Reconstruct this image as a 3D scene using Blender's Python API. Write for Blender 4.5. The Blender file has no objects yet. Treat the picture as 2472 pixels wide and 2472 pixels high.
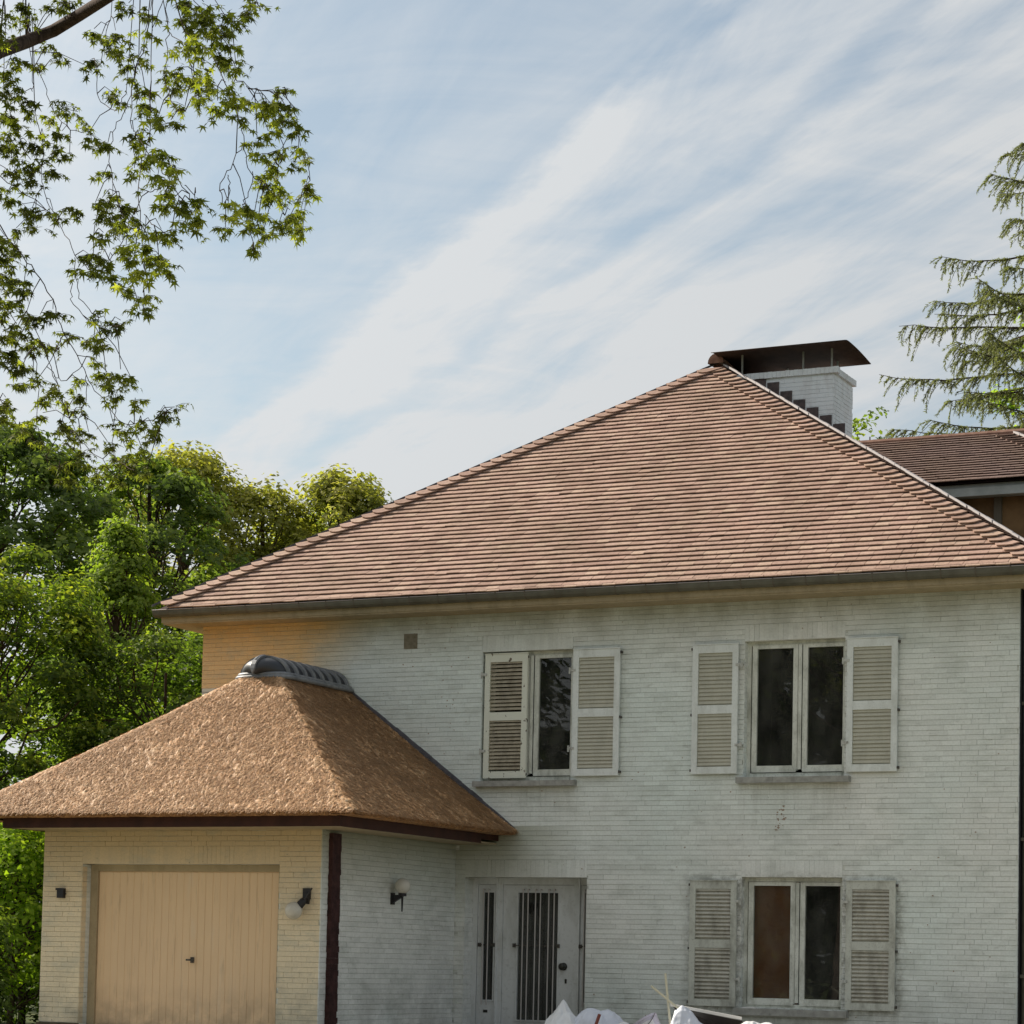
import bpy, math, random
import numpy as np
from math import sin, cos, tan, radians, pi, sqrt, atan2
from mathutils import Matrix, Vector

random.seed(11); RNG = np.random.default_rng(11)
S = bpy.context.scene
COL = S.collection

# ------------------------------------------------------------------ camera
cd = bpy.data.cameras.new("camera"); cam = bpy.data.objects.new("camera", cd); COL.objects.link(cam)
RX = Vector((0.9010039, 0.4332822, 0.0214117)); UP = Vector((0.0086824, -0.0673582, 0.9976911)); FW = Vector((-0.4337241, 0.8987377, 0.0644519))
CAM = Vector((18.415, -28.252, 0.85))
cam.matrix_world = Matrix(((RX.x, UP.x, -FW.x, CAM.x), (RX.y, UP.y, -FW.y, CAM.y), (RX.z, UP.z, -FW.z, CAM.z), (0, 0, 0, 1)))
cd.sensor_fit = 'HORIZONTAL'; cd.sensor_width = 36; cd.lens = 85.852
cd.shift_y = 0.28614; cd.clip_start = 0.1; cd.clip_end = 3000
S.camera = cam

# ------------------------------------------------------------------ light
SUN_EL, SUN_AZ = radians(37), radians(-79)      # azimuth measured from +Y towards +X
sdir = Vector((sin(SUN_AZ)*cos(SUN_EL), cos(SUN_AZ)*cos(SUN_EL), sin(SUN_EL)))
ld = bpy.data.lights.new("sun", 'SUN'); ld.energy = 4.9; ld.angle = radians(0.53); ld.color = (1.0, 0.90, 0.76)
lo = bpy.data.objects.new("sun", ld); COL.objects.link(lo)
lo.rotation_euler = sdir.to_track_quat('Z', 'Y').to_euler(); lo.location = sdir*60

W = bpy.data.worlds.new("World"); S.world = W; W.use_nodes = True
def world():
    nt = W.node_tree; N = nt.nodes; L = nt.links; N.clear()
    out = N.new('ShaderNodeOutputWorld'); bg = N.new('ShaderNodeBackground'); bg.inputs[1].default_value = 0.092
    sky = N.new('ShaderNodeTexSky'); sky.sky_type = 'NISHITA'; sky.sun_disc = False
    sky.sun_elevation = SUN_EL; sky.sun_rotation = SUN_AZ % (2*pi)
    sky.air_density = 1.1; sky.dust_density = 2.2; sky.ozone_density = 1.6
    tc = N.new('ShaderNodeTexCoord'); sep = N.new('ShaderNodeSeparateXYZ'); L.new(tc.outputs['Generated'], sep.inputs[0])
    def M(op, a, b=None, c=None):
        n = N.new('ShaderNodeMath'); n.operation = op
        for i, v in enumerate((a, b, c)):
            if v is None: continue
            if isinstance(v, (int, float)): n.inputs[i].default_value = v
            else: L.new(v, n.inputs[i])
        return n.outputs[0]
    def noise(vec, scale, det=6, rough=.55, dist=0):
        n = N.new('ShaderNodeTexNoise'); n.inputs['Scale'].default_value = scale; n.inputs['Detail'].default_value = det
        n.inputs['Roughness'].default_value = rough; n.inputs['Distortion'].default_value = dist
        L.new(vec, n.inputs['Vector']); return n.outputs['Fac']
    def ramp(fac, pts):
        r = N.new('ShaderNodeValToRGB'); L.new(fac, r.inputs[0]); e = r.color_ramp.elements
        while len(e) < len(pts): e.new(.5)
        for i, (p, v) in enumerate(pts): e[i].position = p; e[i].color = (v, v, v, 1)
        r.color_ramp.interpolation = 'EASE'
        return r.outputs[0]
    zz = M('MAXIMUM', sep.outputs[2], .06)
    u = M('DIVIDE', sep.outputs[0], zz); v = M('DIVIDE', sep.outputs[1], zz)
    al = M('ADD', M('MULTIPLY', u, -.704), M('MULTIPLY', v, .71))     # along the cirrus streets
    ac = M('ADD', M('MULTIPLY', u, -.71), M('MULTIPLY', v, -.704))    # across them
    def vec(a, b, c=0.0):
        n = N.new('ShaderNodeCombineXYZ')
        for i, q in enumerate((a, b, c)):
            if isinstance(q, (int, float)): n.inputs[i].default_value = q
            else: L.new(q, n.inputs[i])
        return n.outputs[0]
    warp = noise(vec(M('MULTIPLY', al, 1.3), M('MULTIPLY', ac, 2.2), 3.0), 1.0, 5, .6)
    warp2 = noise(vec(M('MULTIPLY', al, 4.0), M('MULTIPLY', ac, 9.0), 7.0), 1.0, 6, .65)
    acw = M('ADD', ac, M('ADD', M('MULTIPLY', M('SUBTRACT', warp, .5), .22), M('MULTIPLY', M('SUBTRACT', warp2, .5), .10)))
    prof = ramp(M('DIVIDE', M('ADD', acw, 3.0), 3.2), [      # (across + 3) / 3.2
        (0.0, .55), (.27, .30), (.36, .75), (.50, .85), (.545, .70), (.565, .22), (.585, .66), (.618, .86), (.640, .14), (.70, .05), (.78, .14), (.86, .50), (1.0, .80)])
    st = noise(vec(M('MULTIPLY', al, 1.2), M('MULTIPLY', ac, 7.0), 0.0), 1.0, 7, .62, .4)
    st2 = noise(vec(M('MULTIPLY', u, 2.0), M('MULTIPLY', v, 2.6), 5.0), 1.0, 8, .6, .8)
    dens = M('MULTIPLY', prof, M('ADD', .12, M('MULTIPLY', st, 1.75)))
    dens = M('ADD', dens, M('MULTIPLY', M('SUBTRACT', st2, .48), 1.35))
    dens = M('ADD', dens, M('MULTIPLY', M('SUBTRACT', st, .5), .8))
    # thicker veil low down
    low = ramp(M('MULTIPLY', sep.outputs[2], 2.0), [(0.0, .75), (.30, .55), (.44, .14), (.60, .0)])
    gd = N.new('ShaderNodeVectorMath'); gd.operation = 'DOT_PRODUCT'; nz = N.new('ShaderNodeVectorMath'); nz.operation = 'NORMALIZE'
    L.new(tc.outputs['Generated'], nz.inputs[0]); L.new(nz.outputs[0], gd.inputs[0]); gd.inputs[1].default_value = (-.74, .645, .19)
    dens = M('ADD', dens, M('MULTIPLY', M('POWER', M('MAXIMUM', gd.outputs['Value'], 0.0), 40.0), .8))
    dens = M('MAXIMUM', M('MINIMUM', M('ADD', dens, low), .97), 0.03)
    mix = N.new('ShaderNodeMixRGB'); L.new(dens, mix.inputs[0])
    hs = N.new('ShaderNodeHueSaturation'); hs.inputs['Saturation'].default_value = .72; hs.inputs['Value'].default_value = 1.0
    L.new(sky.outputs[0], hs.inputs['Color'])
    tn = N.new('ShaderNodeMixRGB'); tn.blend_type = 'MULTIPLY'; tn.inputs[0].default_value = 1; tn.inputs[2].default_value = (.80, .87, .86, 1)
    L.new(hs.outputs[0], tn.inputs[1]); L.new(tn.outputs[0], mix.inputs[1])
    # clouds: the white of thin ice cloud, brighter towards the sun
    dot = N.new('ShaderNodeVectorMath'); dot.operation = 'DOT_PRODUCT'
    nrm = N.new('ShaderNodeVectorMath'); nrm.operation = 'NORMALIZE'; L.new(tc.outputs['Generated'], nrm.inputs[0])
    L.new(nrm.outputs[0], dot.inputs[0]); dot.inputs[1].default_value = tuple(sdir)
    glow = M('POWER', M('MAXIMUM', dot.outputs['Value'], 0.0), 3.0)
    cb = M('ADD', 4.6, M('MULTIPLY', glow, 3.4))
    cc = N.new('ShaderNodeMixRGB'); cc.blend_type = 'MULTIPLY'; cc.inputs[0].default_value = 1
    cc.inputs[1].default_value = (1.0, 1.03, 1.05, 1)
    L.new(vec(cb, cb, cb), cc.inputs[2]); L.new(cc.outputs[0], mix.inputs[2])
    L.new(mix.outputs[0], bg.inputs[0]); L.new(bg.outputs[0], out.inputs[0])
world()
S.view_settings.view_transform = 'Standard'; S.view_settings.look = 'None'
S.view_settings.exposure = 0.50; S.view_settings.gamma = 1; S.view_settings.use_curve_mapping = False
S.render.engine = 'CYCLES'
S.cycles.use_denoising = True
S.cycles.max_bounces = 6; S.cycles.transparent_max_bounces = 8

# ------------------------------------------------------------------ materials
def mat(name, color=(.5, .5, .5), rough=.8, metal=0, build=None, spec=.5):
    m = bpy.data.materials.new(name); m.use_nodes = True
    b = m.node_tree.nodes['Principled BSDF']
    b.inputs['Base Color'].default_value = (*color, 1); b.inputs['Roughness'].default_value = rough
    b.inputs['Metallic'].default_value = metal; b.inputs['Specular IOR Level'].default_value = spec
    if build: build(NB(m.node_tree), b)
    return m
class NB:
    def __init__(s, nt): s.nt = nt; s.N = nt.nodes; s.L = nt.links
    def pos(s): return s.N.new('ShaderNodeNewGeometry').outputs['Position']
    def objc(s): return s.N.new('ShaderNodeTexCoord').outputs['Object']
    def link(s, v, sock):
        if isinstance(v, (int, float)): sock.default_value = v
        elif isinstance(v, tuple): sock.default_value = (*v, 1) if len(v) == 3 and sock.type == 'RGBA' else v
        else: s.L.new(v, sock)
    def m(s, op, a, b=0.0, c=0.0, clamp=False):
        n = s.N.new('ShaderNodeMath'); n.operation = op; n.use_clamp = clamp
        for i, v in enumerate((a, b, c)): s.link(v, n.inputs[i])
        return n.outputs[0]
    def scale(s, v, sc):
        n = s.N.new('ShaderNodeMapping'); n.vector_type = 'POINT'; s.L.new(v, n.inputs[0]); n.inputs['Scale'].default_value = sc
        return n.outputs[0]
    def noise(s, v, scale=1., det=5, rough=.55, dist=0., out='Fac'):
        n = s.N.new('ShaderNodeTexNoise'); n.inputs['Scale'].default_value = scale; n.inputs['Detail'].default_value = det
        n.inputs['Roughness'].default_value = rough; n.inputs['Distortion'].default_value = dist
        s.L.new(v, n.inputs['Vector']); return n.outputs[out]
    def ramp(s, f, pts, interp='LINEAR'):
        r = s.N.new('ShaderNodeValToRGB'); s.L.new(f, r.inputs[0]); e = r.color_ramp.elements
        while len(e) < len(pts): e.new(.5)
        for i, (p, v) in enumerate(pts):
            e[i].position = p; e[i].color = (*v, 1) if isinstance(v, tuple) else (v, v, v, 1)
        r.color_ramp.interpolation = interp
        return r.outputs[0]
    def mix(s, f, a, b, mode='MIX'):
        n = s.N.new('ShaderNodeMixRGB'); n.blend_type = mode
        s.link(f, n.inputs[0]); s.link(a, n.inputs[1]); s.link(b, n.inputs[2]); return n.outputs[0]
    def sep(s, v):
        n = s.N.new('ShaderNodeSeparateXYZ'); s.L.new(v, n.inputs[0]); return n.outputs
    def attr(s, name):
        n = s.N.new('ShaderNodeAttribute'); n.attribute_name = name; return n.outputs['Fac']
    def rnd(s): return s.N.new('ShaderNodeObjectInfo').outputs['Random']
    def bump(s, h, b, st=.3, d=.01):
        n = s.N.new('ShaderNodeBump'); n.inputs['Strength'].default_value = st; n.inputs['Distance'].default_value = d
        s.L.new(h, n.inputs['Height']); s.L.new(n.outputs[0], b.inputs['Normal'])

def paint_brick(nb, b):
    p = nb.pos(); x, y, z = nb.sep(p)
    big = nb.noise(p, .55, 5, .6); mid = nb.noise(nb.scale(p, (1.3, 1.3, 3.)), 1.5, 6, .62); fine = nb.noise(p, 38, 5, .65)
    tint = nb.noise(p, .38, 3, .5)
    cold = nb.mix(nb.ramp(tint, [(.36, 0.), (.62, 1.)]), (.79, .865, .835), (.85, .865, .83))
    warm = nb.mix(nb.ramp(z, [(0, 0.), (1, 1.)]), (.60, .49, .33), (.62, .43, .22))
    # cream paint plus warm bounced light tinted in: garage front and the left end of the upper wall
    wx = nb.m('ADD', nb.m('ADD', x, nb.m('MULTIPLY', nb.m('SUBTRACT', big, .5), 1.0)), nb.m('MULTIPLY', nb.m('SUBTRACT', 5.2, z), .55))
    up = nb.m('SUBTRACT', 1., nb.m('DIVIDE', nb.m('SUBTRACT', wx, 1.75), 1.1, clamp=True))
    front = nb.m('MULTIPLY', nb.m('LESS_THAN', y, -3.35), nb.m('LESS_THAN', x, 3.975))
    wf = nb.m('MAXIMUM', front, nb.m('MULTIPLY', up, nb.m('GREATER_THAN', y, -1.)))
    zz = nb.m('DIVIDE', z, 5.4, clamp=True)
    warmc = nb.ramp(zz, [(0., (.88, .79, .59)), (.25, (.86, .74, .53)), (.45, (.72, .54, .32)), (.62, (.80, .62, .38)), (1., (.90, .60, .28))])
    c = nb.mix(wf, cold, warmc)
    # grey-green grime, algae near the ground and blotches
    blot = nb.ramp(mid, [(.50, 0.), (.72, 1.)])
    c = nb.mix(nb.m('MULTIPLY', blot, .45), c, (.42, .46, .41))
    smallb = nb.ramp(nb.noise(nb.scale(p, (1, 1, 2.6)), 5.5, 4, .6), [(.60, 0.), (.75, 1.)])
    c = nb.mix(nb.m('MULTIPLY', smallb, .34), c, (.24, .25, .21))
    foot = nb.m('MULTIPLY', nb.ramp(nb.m('DIVIDE', z, .9, clamp=True), [(0, 1.), (1, 0.)]), nb.ramp(nb.noise(p, 2.6, 6, .65), [(.40, 0.), (.62, 1.)]))
    c = nb.mix(nb.m('MULTIPLY', foot, .42), c, (.13, .14, .11))
    # darker olive towards the main and garage eaves
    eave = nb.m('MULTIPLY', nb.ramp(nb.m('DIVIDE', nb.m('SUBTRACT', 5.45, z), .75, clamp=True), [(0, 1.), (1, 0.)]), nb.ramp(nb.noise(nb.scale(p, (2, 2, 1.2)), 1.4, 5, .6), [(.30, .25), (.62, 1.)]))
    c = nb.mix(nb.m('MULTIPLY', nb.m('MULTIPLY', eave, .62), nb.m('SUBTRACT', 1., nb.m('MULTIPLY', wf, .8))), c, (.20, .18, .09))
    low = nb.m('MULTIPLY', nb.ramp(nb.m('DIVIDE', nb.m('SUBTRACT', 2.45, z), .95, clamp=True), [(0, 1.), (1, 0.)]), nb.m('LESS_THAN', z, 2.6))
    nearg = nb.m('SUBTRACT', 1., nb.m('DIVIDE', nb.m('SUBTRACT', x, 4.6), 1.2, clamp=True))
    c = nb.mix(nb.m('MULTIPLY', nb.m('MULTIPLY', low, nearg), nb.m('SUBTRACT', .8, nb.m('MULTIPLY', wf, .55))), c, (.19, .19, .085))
    # rain streaks below the sills, soot round the lower shutters
    stn = nb.ramp(nb.noise(nb.scale(p, (9., 9., .7)), 1.6, 4, .6), [(.38, 0.), (.66, 1.)])
    for (x0, x1, zt, ln) in ((7.87, 9.32, 3.11, .75), (4.9, 5.7, 3.11, .7), (7.88, 9.33, .27, .5), (7.2, 7.95, .37, .45), (9.25, 9.95, .37, .45)):
        inx = nb.m('MULTIPLY', nb.m('GREATER_THAN', x, x0), nb.m('LESS_THAN', x, x1))
        inz = nb.m('MULTIPLY', nb.m('LESS_THAN', z, zt), nb.ramp(nb.m('DIVIDE', nb.m('SUBTRACT', zt, z), ln, clamp=True), [(0, .9), (1, 0.)]))
        c = nb.mix(nb.m('MULTIPLY', nb.m('MULTIPLY', nb.m('MULTIPLY', inx, inz), stn), .28), c, (.24, .25, .20))
    hx = nb.m('SUBTRACT', 1., nb.m('DIVIDE', nb.m('MAXIMUM', nb.m('SUBTRACT', nb.m('ABSOLUTE', nb.m('SUBTRACT', x, 8.6)), 1.31), 0.), .16, clamp=True))
    hz = nb.m('SUBTRACT', 1., nb.m('DIVIDE', nb.m('MAXIMUM', nb.m('SUBTRACT', nb.m('ABSOLUTE', nb.m('SUBTRACT', z, 1.14)), .78), 0.), .14, clamp=True))
    c = nb.mix(nb.m('MULTIPLY', nb.m('MULTIPLY', nb.m('MULTIPLY', hx, hz), nb.ramp(nb.noise(p, 9, 5, .65), [(.42, 0.), (.6, 1.)])), .6), c, (.20, .20, .165))
    sp = nb.ramp(nb.noise(p, 21, 2, .5), [(.73, 0.), (.76, 1.)])
    c = nb.mix(nb.m('MULTIPLY', sp, .45), c, (.10, .09, .07))
    c = nb.mix(nb.ramp(fine, [(.3, .16), (.6, 0.)]), c, (.20, .20, .17))
    rnd = nb.attr('vary')
    c = nb.mix(nb.m('MULTIPLY', rnd, .16), c, (.26, .27, .25))
    nb.link(c, b.inputs['Base Color'])
    nb.bump(nb.m('ADD', nb.noise(p, 55, 4, .6), nb.m('MULTIPLY', nb.noise(p, 16, 3, .5), 1.5)), b, .35, .006)
def joint_fn(nb, b):
    p = nb.pos(); x, y, z = nb.sep(p)
    n = nb.noise(nb.scale(p, (1.0, 1.0, 9.)), 2.2, 4, .6)
    c = nb.ramp(n, [(.50, (.68, .70, .65)), (.66, (.32, .32, .28))])
    nb.link(c, b.inputs['Base Color'])
def wood_paint(base, dirt, amt=.5, sc=6.):
    def f(nb, b):
        p = nb.pos()
        n1 = nb.noise(nb.scale(p, (1, 1, .45)), sc, 6, .65); n2 = nb.noise(p, sc*7, 3, .6)
        c = nb.mix(nb.m('MULTIPLY', nb.ramp(n1, [(.45, 0.), (.68, 1.)]), amt), base, dirt)
        c = nb.mix(nb.m('MULTIPLY', nb.ramp(n2, [(.55, 0.), (.75, 1.)]), amt*.5), c, tuple(q*.6 for q in dirt))
        nb.link(c, b.inputs['Base Color']); nb.bump(n2, b, .2, .003)
    return f
def garage_fn(nb, b):
    p = nb.pos(); x, y, z = nb.sep(p)
    c = nb.mix(nb.ramp(nb.noise(nb.scale(p, (1, 1, .4)), 1.6, 5, .6), [(.4, 0.), (.65, .6)]), (.82, .61, .39), (.72, .53, .34))
    scuff = nb.m('MULTIPLY', nb.ramp(nb.noise(nb.scale(p, (6., 1, .9)), 1.5, 5, .65), [(.56, 0.), (.70, 1.)]), nb.ramp(nb.m('ABSOLUTE', nb.m('SUBTRACT', x, 2.25)), [(0, 1.), (.9, 0.)]))
    c = nb.mix(nb.m('MULTIPLY', scuff, .35), c, (.74, .66, .54))
    base = nb.m('MULTIPLY', nb.ramp(nb.m('DIVIDE', z, .5, clamp=True), [(0, 1.), (1, 0.)]), nb.ramp(nb.noise(p, 5, 5, .6), [(.35, 0.), (.6, 1.)]))
    c = nb.mix(nb.m('MULTIPLY', base, .5), c, (.28, .21, .14))
    c = nb.mix(nb.ramp(nb.noise(nb.scale(p, (3, 1, .3)), 6, 3, .6), [(.6, 0.), (.75, .4)]), c, (.40, .29, .18))
    nb.link(c, b.inputs['Base Color'])
def peel_fn(nb, b):
    p = nb.pos(); n = nb.noise(nb.scale(p, (1.4, 1, 1)), 11, 4, .55)
    c = nb.mix(nb.ramp(n, [(.63, 0.), (.66, 1.)]), (.74, .76, .66), (.16, .135, .10))
    nb.link(c, b.inputs['Base Color'])
def tile_fn(cols):
    def f(nb, b):
        p = nb.pos(); v = nb.attr('vary')
        c = nb.ramp(v, [(i/(len(cols)-1), q) for i, q in enumerate(cols)])
        n = nb.noise(p, 1.1, 4, .6); c = nb.mix(nb.ramp(n, [(.38, 0.), (.7, .45)]), c, (.20, .135, .085))
        s = nb.noise(p, 30, 4, .7); c = nb.mix(nb.ramp(s, [(.45, 0.), (.8, .6)]), c, (.09, .06, .05))
        l = nb.ramp(nb.noise(p, 7, 4, .6), [(.60, 0.), (.75, .25)]); c = nb.mix(l, c, (.30, .27, .17))
        nb.link(c, b.inputs['Base Color']); nb.bump(s, b, .3, .004)
    return f
def thatch_fn(nb, b):
    p = nb.pos(); v = nb.attr('vary')
    c = nb.ramp(v, [(0, (.22, .105, .045)), (.4, (.50, .27, .115)), (.75, (.71, .43, .215)), (1, (.94, .73, .48))])
    n = nb.noise(p, 1.3, 5, .6); c = nb.mix(nb.ramp(n, [(.4, 0.), (.7, .40)]), c, (.34, .18, .075))
    s = nb.noise(p, 34, 4, .65); c = nb.mix(nb.ramp(s, [(.40, .45), (.58, 0.)]), c, (.10, .06, .03))
    nb.link(c, b.inputs['Base Color']); nb.bump(s, b, .6, .010)
def bark_fn(nb, b):
    p = nb.pos(); n = nb.noise(nb.scale(p, (1, 1, .25)), 14, 5, .65)
    nb.link(nb.ramp(n, [(.35, (.035, .022, .016)), (.65, (.10, .07, .055))]), b.inputs['Base Color']); nb.bump(n, b, .5, .02)
def noisy(c0, c1, sc, bump=.0, lo=.35, hi=.65):
    def f(nb, b):
        n = nb.noise(nb.pos(), sc, 6, .6); nb.link(nb.ramp(n, [(lo, c0), (hi, c1)]), b.inputs['Base Color'])
        if bump: nb.bump(n, b, bump, .01)
    return f
def leaf_mat(name, cols, trans=.4, rough=.75):
    m = bpy.data.materials.new(name); m.use_nodes = True; nt = m.node_tree; nb = NB(nt)
    b = nt.nodes['Principled BSDF']; out = nt.nodes['Material Output']
    v = nb.attr('vary'); c = nb.ramp(v, [(i/(len(cols)-1), q) for i, q in enumerate(cols)])
    nb.link(c, b.inputs['Base Color']); b.inputs['Roughness'].default_value = rough; b.inputs['Specular IOR Level'].default_value = .35
    t = nt.nodes.new('ShaderNodeBsdfTranslucent'); tcx = nb.mix(1., c, (1.6, 1.75, .7), 'MULTIPLY'); nb.link(tcx, t.inputs[0])
    ms = nt.nodes.new('ShaderNodeMixShader'); ms.inputs[0].default_value = trans
    nt.links.new(b.outputs[0], ms.inputs[1]); nt.links.new(t.outputs[0], ms.inputs[2]); nt.links.new(ms.outputs[0], out.inputs[0])
    return m
def glass_mat():
    m = bpy.data.materials.new('window_glass'); m.use_nodes = True; nt = m.node_tree; nb = NB(nt); out = nt.nodes['Material Output']
    nt.nodes.remove(nt.nodes['Principled BSDF'])
    t = nt.nodes.new('ShaderNodeBsdfTransparent'); t.inputs[0].default_value = (.80, .82, .80, 1)
    g = nt.nodes.new('ShaderNodeBsdfGlossy'); g.inputs['Roughness'].default_value = .01; g.inputs[0].default_value = (1, 1, 1, 1)
    bp = nt.nodes.new('ShaderNodeBump'); bp.inputs['Strength'].default_value = .02; bp.inputs['Distance'].default_value = .02
    nt.links.new(nb.noise(nb.pos(), 2.2, 2), bp.inputs['Height']); nt.links.new(bp.outputs[0], g.inputs['Normal'])
    fr = nt.nodes.new('ShaderNodeFresnel'); fr.inputs[0].default_value = 1.5
    ms = nt.nodes.new('ShaderNodeMixShader'); nt.links.new(nb.m('MULTIPLY', fr.outputs[0], .9), ms.inputs[0])
    nt.links.new(t.outputs[0], ms.inputs[1]); nt.links.new(g.outputs[0], ms.inputs[2])
    df = nt.nodes.new('ShaderNodeBsdfDiffuse'); df.inputs[0].default_value = (.42, .42, .38, 1); m2 = nt.nodes.new('ShaderNodeMixShader')   # grey film painting in faint hazy reflections
    nb.link(nb.ramp(nb.noise(nb.scale(nb.pos(), (1.5, 1, .8)), 2.5, 5, .6), [(.35, .02), (.7, .10)]), m2.inputs[0])
    nt.links.new(ms.outputs[0], m2.inputs[1]); nt.links.new(df.outputs[0], m2.inputs[2]); nt.links.new(m2.outputs[0], out.inputs[0])
    return m
M = dict(
    brick=mat('painted_brick', rough=.75, build=paint_brick, spec=.25),
    joint=mat('brick_joint', rough=.95, build=joint_fn, spec=.1),
    chim=mat('chimney_paint', rough=.8, build=wood_paint((.84, .89, .92), (.42, .38, .36), .3, 7.), spec=.2),
    shut=mat('shutter_paint', rough=.55, build=wood_paint((.76, .80, .78), (.46, .48, .44), .5), spec=.3),
    shut_old=mat('weathered_shutter_paint', rough=.7, build=wood_paint((.58, .60, .54), (.22, .215, .18), .75, 5.), spec=.2),
    peel=mat('peeling_shutter_paint', rough=.7, build=peel_fn, spec=.2),
    slat=mat('shutter_slat_paint', rough=.6, build=wood_paint((.52, .51, .42), (.38, .37, .30), .5), spec=.2),
    slat_old=mat('weathered_slat_paint', rough=.7, build=wood_paint((.52, .51, .44), (.24, .22, .18), .7, 8.), spec=.2),
    slat_brown=mat('brown_slat_wood', rough=.7, build=wood_paint((.44, .39, .29), (.18, .15, .11), .6, 9.), spec=.2),
    frame=mat('window_frame_paint', rough=.5, build=wood_paint((.70, .72, .66), (.30, .31, .26), .75, 6.), spec=.3),
    door=mat('door_paint', rough=.55, build=wood_paint((.68, .70, .70), (.36, .37, .33), .55, 3.), spec=.3),
    bar=mat('bar_paint', (.50, .47, .45), .45),
    sill=mat('stone_sill', rough=.85, build=noisy((.26, .26, .24), (.42, .42, .39), 9, .3), spec=.2),
    dark=mat('dark_interior', (.012, .012, .013), .9),
    brownb=mat('brown_board', rough=.6, build=noisy((.34, .12, .04), (.46, .19, .07), 2.5)),
    glass=glass_mat(),
    tile=mat('clay_roof_tile', rough=.8, spec=.2, build=tile_fn([(.34, .215, .168), (.425, .28, .222), (.445, .295, .235), (.49, .335, .265), (.375, .24, .186), (.52, .37, .285), (.435, .28, .217)])),
    under=mat('roof_underlay', (.045, .022, .018), .95),
    rtile=mat('ridge_tile', rough=.8, build=noisy((.17, .09, .065), (.28, .165, .12), 9, .3), spec=.2),
    tile_shade=mat('shaded_roof_tile', rough=.85, spec=.2, build=tile_fn([(.17, .115, .105), (.21, .145, .13), (.24, .165, .145), (.19, .13, .115)])),  # rear roof tiles, tree shade put into their darker colour
    zinc=mat('zinc', (.42, .39, .39), .6, .2), zincd=mat('zinc_dark', rough=.6, metal=.1, build=noisy((.10, .096, .074), (.155, .15, .12), 4), spec=.3),
    panel=mat('cap_panel', (.035, .037, .042), .5), lead=mat('lead_flashing', rough=.5, metal=.3, build=noisy((.06, .06, .07), (.12, .115, .13), 12)),
    rustd=mat('rusty_flashing', rough=.85, build=noisy((.06, .05, .052), (.12, .09, .088), 16)),
    cowl=mat('cowl_metal', rough=.8, build=noisy((.035, .022, .017), (.07, .042, .03), 4), spec=.3),
    ridge=mat('ridge_cap', rough=.5, build=noisy((.13, .137, .15), (.25, .255, .265), 7), spec=.5),
    thatch=mat('thatch', rough=.6, build=thatch_fn, spec=.35),
    fascia=mat('brown_fascia', rough=.6, build=noisy((.035, .012, .008), (.062, .022, .014), 5), spec=.3),
    pipe=mat('brown_downpipe', rough=.7, build=noisy((.028, .012, .012), (.07, .032, .030), 12), spec=.2),
    garage=mat('garage_door_paint', rough=.5, spec=.3, build=garage_fn),
    chip=mat('bare_brick', rough=.9, build=noisy((.26, .19, .14), (.42, .36, .28), 30)),
    white=mat('soffit_paint', rough=.7, build=wood_paint((.42, .345, .225), (.26, .22, .14), .6), spec=.2),
    black=mat('black_plastic', (.012, .011, .014), .45), globe=mat('opal_globe', rough=.22, build=wood_paint((.62, .60, .53), (.46, .44, .38), .4)),
    iron=mat('old_iron', rough=.7, build=noisy((.03, .028, .024), (.11, .095, .08), 30)), knob=mat('dark_knob', (.05, .05, .045), .35, .6),
    hinge=mat('painted_hinge', rough=.6, build=wood_paint((.55, .56, .52), (.12, .11, .09), .8, 40.)),
    greyfa=mat('dormer_fascia', rough=.7, build=noisy((.30, .34, .33), (.40, .44, .43), 5)), dwall=mat('dormer_board', rough=.8, build=noisy((.13, .075, .03), (.22, .13, .055), 3)),
    dpost=mat('dormer_post', (.12, .105, .08), .8),
    bag=mat('plastic_bag', (.72, .73, .74), .42), bagb=mat('bluish_bag', (.62, .65, .72), .5), bucket=mat('bucket_plastic', (.50, .48, .58), .4), lab=mat('bucket_label', (.68, .67, .70), .5),
    board=mat('black_board', (.02, .015, .015), .5), stick=mat('pale_batten', (.62, .60, .46), .6), red=mat('red_stick', (.20, .045, .03), .5), edge=mat('board_edge', (.72, .71, .69), .5),
    vent=mat('vent_plate', rough=.8, build=noisy((.17, .15, .10), (.26, .23, .17), 16)), plinth=mat('plinth_stone', rough=.9, build=noisy((.06, .045, .025), (.13, .10, .06), 8, .4)),
    grass=mat('grass_ground', rough=.95, build=noisy((.035, .06, .018), (.09, .10, .04), 3, .6), spec=.1),
    bounce_paving=mat('bounce_gravel', rough=.95, build=noisy((.26, .23, .18), (.42, .38, .30), 12, .5), spec=.1),
    bark=mat('bark', rough=.9, build=bark_fn, spec=.1),
    leaf_fg=leaf_mat('maple_leaves', [(.065, .075, .018), (.12, .14, .026), (.22, .245, .038), (.38, .39, .075)], .52),
    leaf_y=leaf_mat('yellow_green_leaves', [(.12, .135, .03), (.22, .23, .055), (.34, .325, .085), (.46, .41, .12)], .5),
    leaf_d=leaf_mat('dark_leaves', [(.055, .085, .026), (.09, .135, .036), (.165, .22, .05), (.29, .34, .075)], .48),
    leaf_b=leaf_mat('bright_leaves', [(.085, .13, .025), (.15, .215, .036), (.24, .31, .048), (.36, .41, .07)], .5),
    leaf_h=leaf_mat('hedge_leaves', [(.045, .075, .016), (.085, .135, .022), (.20, .26, .034), (.40, .42, .05)], .46),
    leaf_l=leaf_mat('lime_leaves', [(.12, .20, .014), (.20, .30, .02), (.28, .38, .025), (.36, .42, .06)], .5),
    needle=leaf_mat('spruce_needles', [(.10, .115, .07), (.16, .175, .095), (.23, .245, .12), (.33, .34, .14)], .35, .6),
)

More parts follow.
